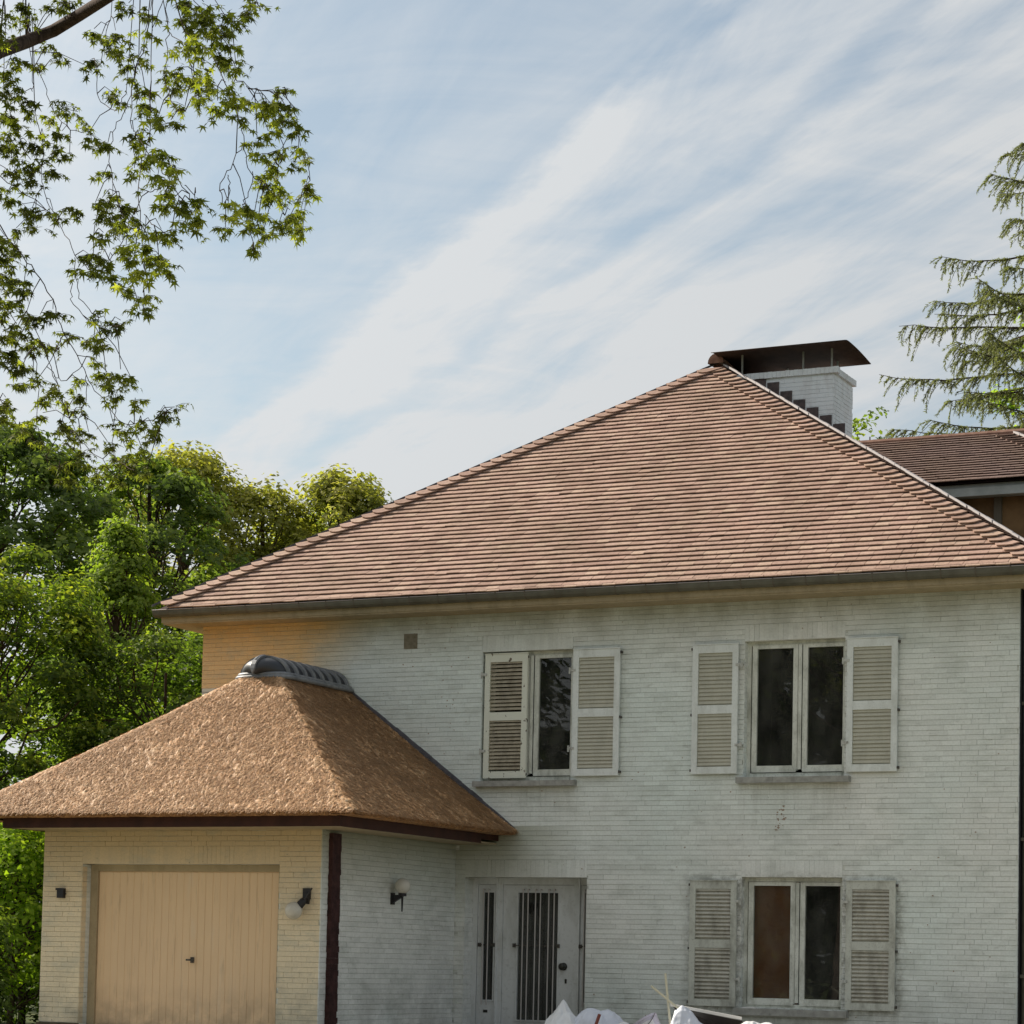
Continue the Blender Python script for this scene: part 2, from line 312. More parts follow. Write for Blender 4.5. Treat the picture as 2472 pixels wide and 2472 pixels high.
# ------------------------------------------------------------------ mesh helpers
class MB:
    def __init__(s): s.v = []; s.f = []; s.c = []
    def add(s, vs, fs, c=None):
        o = len(s.v); s.v += [tuple(q) for q in vs]; s.f += [tuple(i+o for i in f) for f in fs]
        s.c += [random.random() if c is None else c]*len(fs); return s
    def box(s, a, b, c=None):
        x0, y0, z0 = a; x1, y1, z1 = b
        return s.add([(x0,y0,z0),(x1,y0,z0),(x1,y1,z0),(x0,y1,z0),(x0,y0,z1),(x1,y0,z1),(x1,y1,z1),(x0,y1,z1)],
                     [(0,3,2,1),(4,5,6,7),(0,1,5,4),(1,2,6,5),(2,3,7,6),(3,0,4,7)], c)
    def obox(s, o, ax, ay, az, c=None):   # oriented box: origin corner and three edge vectors
        o, ax, ay, az = map(Vector, (o, ax, ay, az))
        return s.add([o, o+ax, o+ax+ay, o+ay, o+az, o+ax+az, o+ax+ay+az, o+ay+az],
                     [(0,3,2,1),(4,5,6,7),(0,1,5,4),(1,2,6,5),(2,3,7,6),(3,0,4,7)], c)
    def prism(s, pts, o, ux, uy, n, t, c=None):   # polygon (a,b) in plane ux,uy at o, extruded t along n
        o, ux, uy, n = map(Vector, (o, ux, uy, n)); k = len(pts)
        lo_ = [o+ux*a+uy*b for a, b in pts]; hi = [q+n*t for q in lo_]
        return s.add(lo_+hi, [tuple(range(k-1, -1, -1)), tuple(range(k, 2*k))]+[(i, (i+1) % k, k+(i+1) % k, k+i) for i in range(k)], c)
    def tube(s, pts, rad, seg=6, c=None, cap=True):
        pts = [Vector(p) for p in pts]; rad = rad if hasattr(rad, '__len__') else [rad]*len(pts)
        vs = []; fs = []; nrm = None
        for i, p in enumerate(pts):
            d = (pts[min(i+1, len(pts)-1)]-pts[max(i-1, 0)])
            d = d.normalized() if d.length > 1e-9 else Vector((0, 0, 1))
            if nrm is None: nrm = d.orthogonal().normalized()
            nrm = (nrm-d*nrm.dot(d)); nrm = nrm.normalized() if nrm.length > 1e-6 else d.orthogonal().normalized()
            bn = d.cross(nrm)
            for k in range(seg):
                a = 2*pi*k/seg; vs.append(p+(nrm*cos(a)+bn*sin(a))*rad[i])
        for i in range(len(pts)-1):
            for k in range(seg):
                fs.append((i*seg+k, i*seg+(k+1) % seg, (i+1)*seg+(k+1) % seg, (i+1)*seg+k))
        if cap: fs.append(tuple(range(seg-1, -1, -1))); n = (len(pts)-1)*seg; fs.append(tuple(range(n, n+seg)))
        return s.add(vs, fs, c)
    def sphere(s, c0, r, n=16, m=10, sc=(1, 1, 1)):
        vs = []; fs = []
        for j in range(m+1):
            t = pi*j/m
            for i in range(n):
                a = 2*pi*i/n; vs.append((c0[0]+r*sc[0]*sin(t)*cos(a), c0[1]+r*sc[1]*sin(t)*sin(a), c0[2]+r*sc[2]*cos(t)))
        for j in range(m):
            for i in range(n):
                fs.append((j*n+i, (j+1)*n+i, (j+1)*n+(i+1) % n, j*n+(i+1) % n))
        return s.add(vs, fs)
    def mesh(s, name, smooth=False):
        me = bpy.data.meshes.new(name); me.from_pydata(s.v, [], s.f); 
        at = me.attributes.new('vary', 'FLOAT', 'FACE'); at.data.foreach_set('value', s.c)
        if smooth: me.polygons.foreach_set('use_smooth', [True]*len(me.polygons))
        me.update(); return me
def link(name, me, m, parent=None, loc=None, rot=None):
    if m is not None and not me.materials: me.materials.append(m)
    o = bpy.data.objects.new(name, me); COL.objects.link(o)
    if parent: o.parent = parent
    if loc is not None: o.location = loc
    if rot is not None: o.rotation_euler = rot
    return o
def obj(name, mb, m, parent=None, smooth=False, **kw):
    o = link(name, mb.mesh(name, smooth), m, parent)
    for k, v in kw.items(): o[k] = v
    return o
def tag(o, label, cat, group=None, kind=None):
    o['label'] = label; o['category'] = cat
    if group: o['group'] = group
    if kind: o['kind'] = kind
    return o
def empty(name, loc=(0, 0, 0)):
    o = bpy.data.objects.new(name, None); COL.objects.link(o); o.location = loc; o.empty_display_size = .2; return o
def rel(o, root):   # parent a mesh built in world coordinates under an Empty that stands elsewhere
    o.parent = root; o.matrix_parent_inverse = Matrix.Translation(-Vector(root.location)); return o
def np_mesh(name, V, F, vary=None, smooth=False):
    me = bpy.data.meshes.new(name); n = len(F); k = F.shape[1]
    me.vertices.add(len(V)); me.vertices.foreach_set('co', np.asarray(V, np.float32).ravel())
    me.loops.add(n*k); me.loops.foreach_set('vertex_index', F.astype(np.int32).ravel())
    me.polygons.add(n); me.polygons.foreach_set('loop_start', np.arange(0, n*k, k, dtype=np.int32))
    me.polygons.foreach_set('loop_total', np.full(n, k, np.int32))
    if vary is not None:
        at = me.attributes.new('vary', 'FLOAT', 'FACE'); at.data.foreach_set('value', np.asarray(vary, np.float32))
    if smooth: me.polygons.foreach_set('use_smooth', np.ones(n, bool))
    me.update(calc_edges=True); return me

# ------------------------------------------------------------------ ground
def ground():
    xs = np.concatenate([np.linspace(-900, -40, 14), np.linspace(-30, 45, 51), np.linspace(60, 900, 13)])
    ys = np.concatenate([np.linspace(-900, -60, 12), np.linspace(-50, 30, 65), np.linspace(50, 1200, 14)])
    X, Y = np.meshgrid(xs, ys); t = np.clip((-6.5-Y)/10, 0, 1); t = t*t*(3-2*t)
    Z = -.24-.55*t+.03*np.sin(X*.9+Y*.4)*np.clip((-7-Y)/4, 0, 1)
    V = np.stack([X.ravel(), Y.ravel(), Z.ravel()], 1); nx = len(xs); ny = len(ys)
    i = np.arange(nx-1)[None, :]+nx*np.arange(ny-1)[:, None]; i = i.ravel()
    F = np.stack([i, i+1, i+1+nx, i+nx], 1)
    o = link('ground', np_mesh('ground', V, F, None, True), M['grass']); o['kind'] = 'structure'
    mb = MB(); mb.box((-1.2, -9.5, -.30), (4.6, -3.6, -.205)); mb.box((3.99, -16.0, -.30), (16.5, -.02, -.2)); mb.box((-1.2, -16.0, -.30), (3.989, -9.501, -.21))
    o = obj('bounce_forecourt', mb, M['bounce_paving']); o['kind'] = 'structure'  # unseen gravel, widened and brightened to bounce sunlight onto the front wall
ground()

# ------------------------------------------------------------------ brickwork
COURSE = .062
def brick_list(w, z0, z1, openings=(), x0=0.0, length=.208, soldiers=()):
    """bricks as (a0, a1, b0, b1) in wall coordinates, clipped to openings"""
    out = []; r = 0; z = z0
    while z+.03 < z1:
        zt = min(z+COURSE, z1); x = x0-length*(.5 if r % 2 else 0)-random.uniform(0, .02)
        while x < x0+w:
            L_ = length+random.uniform(-.012, .012); a, b = max(x, x0), min(x+L_, x0+w); x += L_
            segs = [(a, b)]
            for (p0, p1, q0, q1) in openings:
                if z+.04 > q0 and z+.02 < q1:
                    ns = []
                    for (c, d) in segs:
                        if d <= p0 or c >= p1: ns.append((c, d)); continue
                        if c < p0: ns.append((c, p0))
                        if d > p1: ns.append((p1, d))
                    segs = ns
            for (c, d) in segs:
                if d-c > .03: out.append((c, d, z, zt))
        z += COURSE; r += 1
    return out
def brick_mb(mb, q, o, ux, n, gap=None, pop=None):
    a0, a1, b0, b1 = q; g = random.choice((.0003, .0006, .001, .0018, .0034)) if gap is None else gap; gv = random.choice((.0, .0, .0, .0, .0009))
    p = random.uniform(.0082, .0100) if pop is None else pop; e = .0022; ex = random.choice((.0001, .0001, .0001, .0012))
    tl = random.uniform(-.0009, .0009)
    a0 += gv; a1 -= gv; b0 += g*.4; b1 -= g
    def P(a, b, d): return Vector(o)+Vector(ux)*a+Vector((0, 0, b))+Vector(n)*d
    vs = [P(a0, b0, 0), P(a1, b0, 0), P(a1, b1, 0), P(a0, b1, 0),
          P(a0+ex, b0+e, p-tl), P(a1-ex, b0+e, p-tl), P(a1-ex, b1-e, p+tl), P(a0+ex, b1-e, p+tl)]
    mb.add(vs, [(4, 5, 6, 7), (0, 1, 5, 4), (1, 2, 6, 5), (2, 3, 7, 6), (3, 0, 4, 7)])
BR = [MB() for _ in range(6)]
for i, q in enumerate(BR): brick_mb(q, (-.1035, .1035, -.031, .031), (0, 0, 0), (1, 0, 0), (0, -1, 0))
BRM = [q.mesh('brick') for q in BR]
for q in BRM: q.materials.append(M['brick'])
def lay(parent, lst, o, ux, n, single=(), m='brick', name='brick'):
    """lst laid in one joined part; bricks listed in single become objects of their own"""
    mb = MB(); cnt = 0; sset = set(single); ang = atan2(ux[1], ux[0])
    for i, q in enumerate(lst):
        if i in sset and abs((q[1]-q[0])-.208) < .013 and q[3]-q[2] > .06:
            me = BRM[cnt % 6]; b = bpy.data.objects.new('brick', me); COL.objects.link(b); b.parent = parent
            b.location = Vector(o)+Vector(ux)*((q[0]+q[1])/2)+Vector((0, 0, (q[2]+q[3])/2)); b.rotation_euler = (0, 0, ang); b.scale = ((q[1]-q[0])/.208, 1, 1)
            cnt += 1
        else: brick_mb(mb, q, o, ux, n)
    ob = obj(name, mb, M[m], parent)
    if len(lst) > 300: ob['kind'] = 'stuff'
    return ob
def wall_mb(mb, x0, x1, z0, z1, ops, y0, y1):
    xs = sorted({x0, x1, *[v for o in ops for v in o[:2]]}); zs = sorted({z0, z1, *[v for o in ops for v in o[2:]]})
    for i in range(len(xs)-1):
        for j in range(len(zs)-1):
            cx, cz = (xs[i]+xs[i+1])/2, (zs[j]+zs[j+1])/2
            if any(o[0] < cx < o[1] and o[2] < cz < o[3] for o in ops): continue
            mb.box((xs[i], y0, zs[j]), (xs[i+1], y1, zs[j+1]))

HOUSE = empty('house'); tag(HOUSE, 'two storey white painted brick house with a brown tiled hip roof and louvred shutters', 'house')
HW = 11.36; EZ = 5.44
OPS = [(7.93, 9.225, 3.19, 4.875), (4.31, 5.60, 3.19, 4.87), (7.93, 9.225, .36, 1.96), (4.13, 5.855, -.02, 1.945)]
mb = MB(); wall_mb(mb, 0, HW, -.3, 5.5, OPS, .008, .30)
FW_ = obj('front_wall', mb, M['joint'], HOUSE)
lst = []
LT = lambda d: math.ceil((d+.165)/COURSE)*COURSE
lops = [(a, b, c, LT(d)) for a, b, c, d in OPS]
for q in brick_list(HW, 0, EZ, lops): lst.append(q)
def visible_brick(q):
    cx, cz = (q[0]+q[1])/2, (q[2]+q[3])/2
    if cz < 2.7 and cx < 3.95: return False
    if 2.62 < cz < 4.5 and cx < 4.9 and cz < 4.40-(cx-2.31)*.74-.1: return False
    return True
lst = [q for q in lst if visible_brick(q)]
cand = [i for i, q in enumerate(lst) if abs((q[1]-q[0])-.208) < .013 and q[3]-q[2] > .06]
cand.sort(key=lambda i: (Vector(((lst[i][0]+lst[i][1])/2, 0, (lst[i][2]+lst[i][3])/2))-CAM).length)
lay(FW_, lst, (0, .008, 0), (1, 0, 0), (0, -1, 0), cand[:300])
for (a, b, c, d) in OPS:      # soldier course over each opening
    mb = MB(); x = a-.0
    while x < b-.02:
        w_ = min(.0625, b-x); brick_mb(mb, (x, x+w_, d, LT(d)), (0, .008, 0), (1, 0, 0), (0, -1, 0), gap=.0005, pop=.0092); x += w_
    obj('lintel', mb, M['brick'], HOUSE, kind='stuff')
# reveals faced with painted brick ends
for k, (a, b, c, d) in enumerate(OPS[:3]):
    mb = MB()
    for q in brick_list(.12, c, d, (), 0, .24): brick_mb(mb, q, (a, .0, 0), (0, 1, 0), (1, 0, 0), pop=.006)
    obj('reveal', mb, M['brick'], HOUSE)
mb = MB()
for q in brick_list(.235, 0, 1.94, (), 0, .24): brick_mb(mb, q, (4.13, .0, 0), (0, 1, 0), (1, 0, 0), pop=.004)
obj('reveal', mb, M['brick'], HOUSE)
# bare walls at the sides and back
mb = MB(); mb.box((0, .30, -.3), (.3, 14, 5.5)); mb.box((HW-.3, .30, -.3), (HW-.008, 14, 5.5)); mb.box((.3, 13.7, -.3), (HW-.3, 14, 5.5)); mb.box((.3, .301, 2.7), (HW-.3, 13.7, 2.85))
obj('side_wall', mb, M['brick'], HOUSE)
mb = MB(); mb.box((.31, 3.6, -.3), (HW-.31, 3.7, 2.69)); mb.box((.31, 3.6, 2.86), (HW-.31, 3.7, 5.4)); mb.box((6.9, .31, -.3), (7.0, 3.59, 2.69)); mb.box((6.9, .31, 2.86), (7.0, 3.59, 5.4))
obj('inner_wall', mb, M['dark'], HOUSE)
mb = MB(); mb.box((-.0, -.012, -.3), (HW+.01, .007, -.005)); obj('plinth', mb, M['plinth'], HOUSE)
# chips where the paint has come off
def chips():
    mb = MB(); sp = [(8.42+random.gauss(0, .04), 2.84-random.random()*.36, random.uniform(.005, .016)) for _ in range(26)]
    sp += [(random.uniform(.2, 11.2), random.uniform(.1, 5.3), random.uniform(.003, .010)) for _ in range(170)]
    sp += [(random.gauss(3.6, .5), random.gauss(5.0, .25), random.uniform(.004, .010)) for _ in range(14)]+[(random.gauss(3.85, .05), random.uniform(3.4, 4.4), random.uniform(.004, .009)) for _ in range(14)]
    for x, z, r_ in sp:
        if any(a-.05 < x < b+.05 and c-.05 < z < d+.05 for a, b, c, d in OPS) or z > 5.34: continue
        if z < 2.7 and x < 4.05 or (z < 4.6 and x < 4.95 and z < 4.62-(x-2.31)*.74): continue
        n = 7; mb.prism([(r_*random.uniform(.5, 1.3)*cos(2*pi*i/n)*1.3, r_*random.uniform(.4, 1.2)*sin(2*pi*i/n)) for i in range(n)], (x, -.0012, z), (1, 0, 0), (0, 0, 1), (0, -1, 0), .0022)
    obj('paint_chip', mb, M['chip'], HOUSE, kind='stuff')
chips()
# vent plate and small marks on the wall
mb = MB(); mb.box((3.15, -.012, 4.955), (3.345, .01, 5.155))
for i in range(6): mb.box((3.165, -.017, 4.972+i*.029), (3.33, -.0121, 4.986+i*.029))
obj('vent_plate', mb, M['vent'], HOUSE)
# eaves: boxed soffit, fascia, gutter
mb = MB(); mb.box((-.40, -.40, 5.375), (HW+.40, -.004, 5.50)); mb.box((-.40, -.003, 5.375), (-.002, 10.5, 5.50)); mb.box((HW+.002, -.003, 5.375), (HW+.40, 10.5, 5.50))
mb.box((-.415, -.415, 5.395), (HW+.415, -.4005, 5.52)); mb.box((-.415, -.4, 5.395), (-.4005, 10.5, 5.52))
obj('soffit', mb, M['white'], HOUSE)
def gutter(p0, p1, out):
    mb = MB(); p0 = Vector(p0); p1 = Vector(p1); out = Vector(out)
    prof = [(-.0, .11), (.0, .0), (.035, -.012), (.07, -.006), (.10, .022), (.112, .060), (.114, .092), (.122, .098), (.118, .104), (.104, .094), (.096, .05), (.07, .012), (.035, .006), (.01, .012), (.008, .11)]
    z = Vector((0, 0, 1)); d = p1-p0
    prof = [(a, .018+b*.83) for a, b in prof]; vs = [p0+out*a+z*b for a, b in prof]+[p1+out*a+z*b for a, b in prof]; k = len(prof)
    mb.add(vs, [(i, (i+1) % k, k+(i+1) % k, k+i) for i in range(k)]+[tuple(range(k)), tuple(range(2*k-1, k-1, -1))]); return mb
G = obj('gutter', gutter((-.49, -.42, 5.455), (HW+.53, -.42, 5.455), (0, -1, 0)), M['zincd'], HOUSE)
mbl = MB(); mbl.tube([(-.49, -.538, 5.556), (HW+.53, -.538, 5.556)], .006, 6); obj('gutter_bead', mbl, M['zinc'], G)
x = -.25
while x < HW+.5:
    mb = MB(); prof = [(.0, .112), (.0, .010), (.035, .004), (.07, .009), (.104, .034), (.117, .060), (.126, .104)]
    for i in range(len(prof)-1):
        a, b = prof[i], prof[i+1]; mb.add([(x, -.42-a[0], 5.455+a[1]), (x+.02, -.42-a[0], 5.455+a[1]), (x+.02, -.42-b[0], 5.455+b[1]), (x, -.42-b[0], 5.455+b[1])], [(0, 1, 2, 3)])
    obj('gutter_clip', mb, M['dpost'], G); x += .415
obj('side_gutter', gutter((-.42, 11, 5.455), (-.42, -.42, 5.455), (-1, 0, 0)), M['zincd'], HOUSE)
# downpipe at the right corner, black sheet behind it for the side wall's deep shade
mb = MB(); mb.tube([(HW+.075, .12, -.2), (HW+.075, .12, 5.37)], .05, 12); 
for z in (.8, 2.4, 4.0): mb.box((HW, .06, z), (HW+.135, .18, z+.04))
obj('downpipe', mb, M['zincd'], HOUSE)
mb = MB(); mb.box((HW-.007, .035, -.2), (HW+.018, 2.2, 5.37)); mb.box((HW+.0181, .2, -.2), (HW+.05, .26, 5.37)); mb.box((HW+.0181, .32, -.2), (HW+.04, .35, 5.37)); obj('side_shade_sheet', mb, M['black'], HOUSE)
mb = MB()
for q in brick_list(.2, 0, EZ, (), 0, .22): brick_mb(mb, (q[0], min(q[1], .034), q[2], q[3]), (HW-.008, .0, 0), (0, 1, 0), (1, 0, 0)) if q[0] < .03 else None
obj('corner_brickwork', mb, M['brick'], HOUSE, kind='stuff')

# ------------------------------------------------------------------ main roof
AP = Vector((5.68, 4.784, 9.66)); E0 = Vector((-.5, -.5, 5.57)); RL = sqrt((AP.y+.5)**2+(AP.z-5.58)**2)
SV = Vector((0, AP.y+.5, AP.z-5.58)).normalized(); NV = Vector((0, -SV.z, SV.y)); HWD = 6.18
ROOF = MB()
ROOF.add([(-.5, -.47, 5.555), (HW+.5, -.47, 5.555), (AP.x, AP.y, AP.z-.02), (AP.x, 16, AP.z-.02), (-.5, 16, 5.56), (HW+.5, 16, 5.56), (-.5, -.47, 5.52), (HW+.5, -.47, 5.52)],
         [(0, 1, 2), (0, 2, 3, 4), (1, 5, 3, 2), (3, 5, 4), (0, 6, 7, 1)])
ROOF = obj('roof', ROOF, M['under'], HOUSE)
TL, TT, GA = .21, .0135, .126
def tile_box(mb, org, U, Sv, Nv, a0, a1, v, chl=0, chr_=0, c=None, lift=0.0):
    g = .0018
    lo_h = .046+lift; up_h = .005; t = TT+random.uniform(-.002, .002); dv = random.uniform(-.006, .006) if random.random() < .93 else random.uniform(-.018, .012); dl = random.uniform(0, .003)
    def P(a, s_, h): return org+U*a+Sv*s_+Nv*h
    a0 += g; a1 -= g; v += dv
    mb.add([P(a0+chl, v, lo_h-t+dl), P(a1-chr_, v, lo_h-t+dl), P(a1, v+TL, up_h-t*.5), P(a0, v+TL, up_h-t*.5),
            P(a0+chl, v, lo_h+dl), P(a1-chr_, v, lo_h+dl), P(a1, v+TL, up_h), P(a0, v+TL, up_h),
            P(a0, v+.035, lo_h-.002+dl), P(a1, v+.035, lo_h-.002+dl), P(a0, v+.035, lo_h-t+dl), P(a1, v+.035, lo_h-t+dl)],
           [(4, 5, 9, 8), (8, 9, 6, 7), (0, 1, 5, 4), (1, 11, 9, 5), (10, 0, 4, 8), (11, 2, 6, 9), (3, 10, 8, 7), (0, 10, 11, 1)], c)
def roof_tiles(parent, org,  U, Sv, Nv, half0, L_, width0, keep=0, band=.27, tw=.178, hips=(True, True), rows=None, kk=1.0, kl=1.0, tm='tile'):
    """tiles over a face whose hips close in at half0/L_ per side"""
    tiles = []; n = int(L_/GA) if rows is None else rows
    for r in range(-1, n):
        v = r*GA+.0 if r >= 0 else -.036; l = v/L_*half0*kl; e = width0-v/L_*half0*kk
        x0 = l+(band if hips[0] else 0); x1 = e-(band if hips[1] else 0)
        if x1-x0 < .05: continue
        x = x0-(tw*.5 if r % 2 else 0); 
        while x < x1-.01:
            w_ = tw+random.uniform(-.004, .004); a, b = max(x, x0), min(x+w_, x1); x += w_
            if b-a < .03: continue
            tiles.append((a, b, v, .05 if (hips[0] and a == x0 and b-a > .08) else 0, .05 if (hips[1] and b == x1 and b-a > .08) else 0))
    mid = [org+U*((t[0]+t[1])/2)+Sv*t[2] for t in tiles]
    order = sorted(range(len(tiles)), key=lambda i: (mid[i]-CAM).length if FW.dot(mid[i]-CAM) > 0 else 1e9)
    # those beyond the right edge of the picture cannot be picked apart in it
    order = [i for i in order if (RX.dot(mid[i]-CAM)/FW.dot(mid[i]-CAM)) < .2085 and tiles[i][1]-tiles[i][0] > .15]
    ks = set(order[:keep]); mb = MB(); shared = {}
    for i, t in enumerate(tiles):
        if i in ks:
            k = (round(t[1]-t[0], 2), t[3] > 0, t[4] > 0, random.randrange(5))
            if k not in shared:
                q = MB(); tile_box(q, Vector((0, 0, 0)), U, Sv, Nv, 0, t[1]-t[0], 0, t[3], t[4]); me = q.mesh('roof_tile'); me.materials.append(M[tm]); shared[k] = me
            ob = bpy.data.objects.new('roof_tile', shared[k]); COL.objects.link(ob); ob.parent = parent; ob.location = org+U*t[0]+Sv*t[2]
        else: tile_box(mb, org, U, Sv, Nv, t[0], t[1], t[2], t[3], t[4])
    obj('roof_tile', mb, M[tm], parent, kind='stuff')
    return n
NR = roof_tiles(ROOF, E0, Vector((1, 0, 0)), SV, NV, HWD, RL, HW+1.0, keep=290)
def hip_tiles(parent, org, U, Sv, Nv, base, slope, n, sgn, band=.31, tm='tile'):
    if sgn < 0: band = .35
    """scale-like end tiles that turn up along the hip; base: hip position at v=0, slope: change per metre of v"""
    for r in range(n):
        v = r*GA+.01; xh = base+slope*v; mb = MB(); o = org+U*xh+Sv*v; ux = U*(-sgn)
        up = GA*.70; kf = abs(slope)
        if sgn > 0:   # wavy wedge, outer end lifted
            pts = [(band+.03, .010), (band*.72, .002), (band*.50, .022), (kf*up+.035, up*.86), (kf*up+.005, up), (kf*.21+.005, .21), (band+.13, .21), (band+.06, .08)]
        else:         # rounded scale
            pts = [(band+.03, .070), (band*.96, .006), (band*.76, -.034), (band*.54, -.034), (band*.34, -.004), (kf*.06+.02, .06), (kf*.21+.005, .21), (band+.12, .21)]
        if -sgn < 0: pass
        th = .017; vs = []
        for h in (0, 1):
            for (a, b) in pts:
                t_ = max(0, min(1, (.2-b)/.2)); hh = (.020 if sgn > 0 else .034)+.050*t_+(.012 if a < .08 else 0)+random.uniform(0, .002)
                vs.append(o+ux*a+Sv*b+Nv*(hh-th*(1-h)))
        k = len(pts); mb.add(vs, [tuple(range(k-1, -1, -1)), tuple(range(k, 2*k))]+[(i, (i+1) % k, k+(i+1) % k, k+i) for i in range(k)])
        obj('hip_tile', mb, M[tm], parent)
hip_tiles(ROOF, E0, Vector((1, 0, 0)), SV, NV, HW+1.0-.03, -HWD/RL, NR-1, 1)
hip_tiles(ROOF, E0, Vector((1, 0, 0)), SV, NV, .03, HWD/RL, NR-1, -1)
# metal strips along both hips
def strip(parent, a, b, w, h, m, off=(0, 0, 0), steps=1, name='hip_flashing', jag=.0):
    a = Vector(a)+Vector(off); b = Vector(b)+Vector(off); d = b-a; n = steps; side = d.normalized().cross(Vector((0, 0, 1))).normalized(); mb = MB()
    for i in range(n):
        p = a+d*(i/n); q = a+d*((i+1)/n); j0 = random.uniform(-jag, jag); up = Vector((0, 0, 1))
        mb.obox(p-side*(w/2+j0), (q-p)*1.0, side*(w+j0), up*(h+random.uniform(0, jag)))
    return obj(name, mb, M[m], parent)
strip(ROOF, (HW+.5, -.5, 5.60), (AP.x, AP.y, AP.z), .026, .026, 'zinc', (.02, -.0, .02), 60, jag=.008)
strip(ROOF, (-.5, -.5, 5.60), (AP.x, AP.y, AP.z), .03, .03, 'lead', (-.02, .0, .008), 40, jag=.003)
# side faces of the roof, in tiles too
Sr = Vector((-(HWD), 0, AP.z-5.58)); LR_ = Sr.length; Sr.normalize(); Nr = Vector((-Sr.z*-1, 0, -Sr.x)); Nr = Vector((Sr.z, 0, -Sr.x))
roof_tiles(ROOF, Vector((HW+.5, -.5, 5.58)), Vector((0, 1, 0)), Sr, Nr, AP.y+.5, LR_, 14.5, keep=0, hips=(True, False), kk=0)
Sl = Vector((HWD, 0, AP.z-5.58)).normalized(); Nl = Vector((-Sl.z, 0, Sl.x))
roof_tiles(ROOF, Vector((-.5, -.5, 5.58)), Vector((0, 1, 0)), Sl, Nl, AP.y+.5, LR_, 14.5, keep=0, hips=(True, False), kk=0)
# ridge: half round tiles running back from the apex
for i in range(12):
    mb = MB(); y0 = AP.y-.14+i*.42; vs = []; k = 9
    for j, y in enumerate((y0, y0+.44)):
        R_ = .118-.008*j+.006*(i == 0)
        for a in range(k): t = pi*a/(k-1); vs.append((AP.x+.005+R_*cos(t)*1.0, y, AP.z-.01+R_*sin(t)*1.15))
    for j, y in enumerate((y0, y0+.44)):
        R_ = .104-.008*j+.006*(i == 0)
        for a in range(k): t = pi*a/(k-1); vs.append((AP.x+.005+R_*cos(t), y, AP.z-.012+R_*sin(t)*1.15))
    fs = [(a, a+1, k+a+1, k+a) for a in range(k-1)]+[(2*k+a, 3*k+a, 3*k+a+1, 2*k+a+1) for a in range(k-1)]+[(a, 2*k+a, 2*k+a+1, a+1) for a in range(k-1)]
    if i == 0: fs += [tuple(2*k+a for a in range(k))]
    mb.add(vs, fs); obj('ridge_tile', mb, M['rtile'], ROOF)

# ------------------------------------------------------------------ chimney and its cowl
CX0, CX1, CY0, CY1, CZ = 6.02, 7.50, 4.63, 5.50, 9.43
mb = MB(); mb.box((CX0+.008, CY0+.008, 8.0), (CX1-.008, CY1-.008, CZ-.02)); CH = obj('chimney', mb, M['chim'], HOUSE)
mb = MB(); mb2 = MB(); nb_ = 0
for q in brick_list(CX1-CX0, 8.2, CZ-.09, (), 0): 
    if q[2] < 5.58+(11.86-CX0-q[0])*.66-.3: continue
    me = MB(); brick_mb(me, q, (CX0, CY0+.008, 0), (1, 0, 0), (0, -1, 0)); obj('brick', me, M['chim'], CH)
for q in brick_list(CY1-CY0, 8.2, CZ-.09, (), 0): me = MB(); brick_mb(me, q, (CX1-.008, CY0, 0), (0, 1, 0), (1, 0, 0)); obj('brick', me, M['chim'], CH)
mb = MB(); x = CX0-.035
while x < CX1+.03:     # soldier cap
    w_ = .066; mb.box((x+.001, CY0-.036, CZ-.085+random.uniform(-.003, .003)), (x+w_-.002, CY0+.07, CZ+random.uniform(-.002, .004))); x += w_
y = CY0+.071
while y < CY1+.03: mb.box((CX1-.07, y+.001, CZ-.085+random.uniform(-.003, .003)), (CX1+.036, y+.064, CZ+random.uniform(-.002, .004))); y += .066
mb.box((CX0-.03, CY0+.0705, CZ-.08), (CX1-.071, CY1+.03, CZ-.01)); obj('cap_course', mb, M['chim'], CH)
for i in range(7):      # stepped flashing following the roof slope
    xl = 6.30+i*.20; zr = 5.58+(11.86-xl)*.66
    mb = MB(); mb.box((xl, CY0-.016, zr-.20), (xl+.175, CY0-.003, zr+.15+random.uniform(-.01, .015))); obj('flashing_step', mb, M['rustd'], CH)
CW = empty('chimney_cowl', (6.8, 5.0, CZ)); 
mb = MB(); k = 14; vs = []; xs = [5.72, 6.6, 7.2, 7.74]
for h in (0, 1):
    for xx in xs:
        for j in range(k):
            t = j/(k-1); y = 4.36+1.05*t; z = 9.728+.030*min(1, t/.10)+.022*sin(pi*t)-.135*t+.008*h
            vs.append((xx+(.06*t if xx > 7.5 else 0), y, z))
n1 = len(xs)*k; fs = []
for i in range(len(xs)-1):
    for j in range(k-1):
        a = i*k+j; fs += [(a, a+1, a+k+1, a+k), (n1+a, n1+a+k, n1+a+k+1, n1+a+1)]
for i in range(len(xs)-1): fs += [(i*k, i*k+k, n1+i*k+k, n1+i*k), (i*k+k-1, n1+i*k+k-1, n1+i*k+2*k-1, i*k+2*k-1)]
for j in range(k-1): a = (len(xs)-1)*k+j; fs += [(a, a+1, n1+a+1, n1+a), (j, n1+j, n1+j+1, j+1)]
mb.add(vs, fs); rel(obj('cowl_sheet', mb, M['cowl'], smooth=True), CW)
for px_, py_ in ((6.08, 4.66), (6.55, 5.3), (6.98, 4.75), (7.35, 5.2), (7.42, 4.72), (6.12, 5.4)):
    mb = MB(); mb.box((px_, py_, CZ-.02), (px_+.022, py_+.022, 9.79 if py_ < 5 else 9.74)); rel(obj('post', mb, M['sill']), CW)
tag(CW, 'long brown curved metal cowl on posts over the white brick chimney', 'chimney cowl')

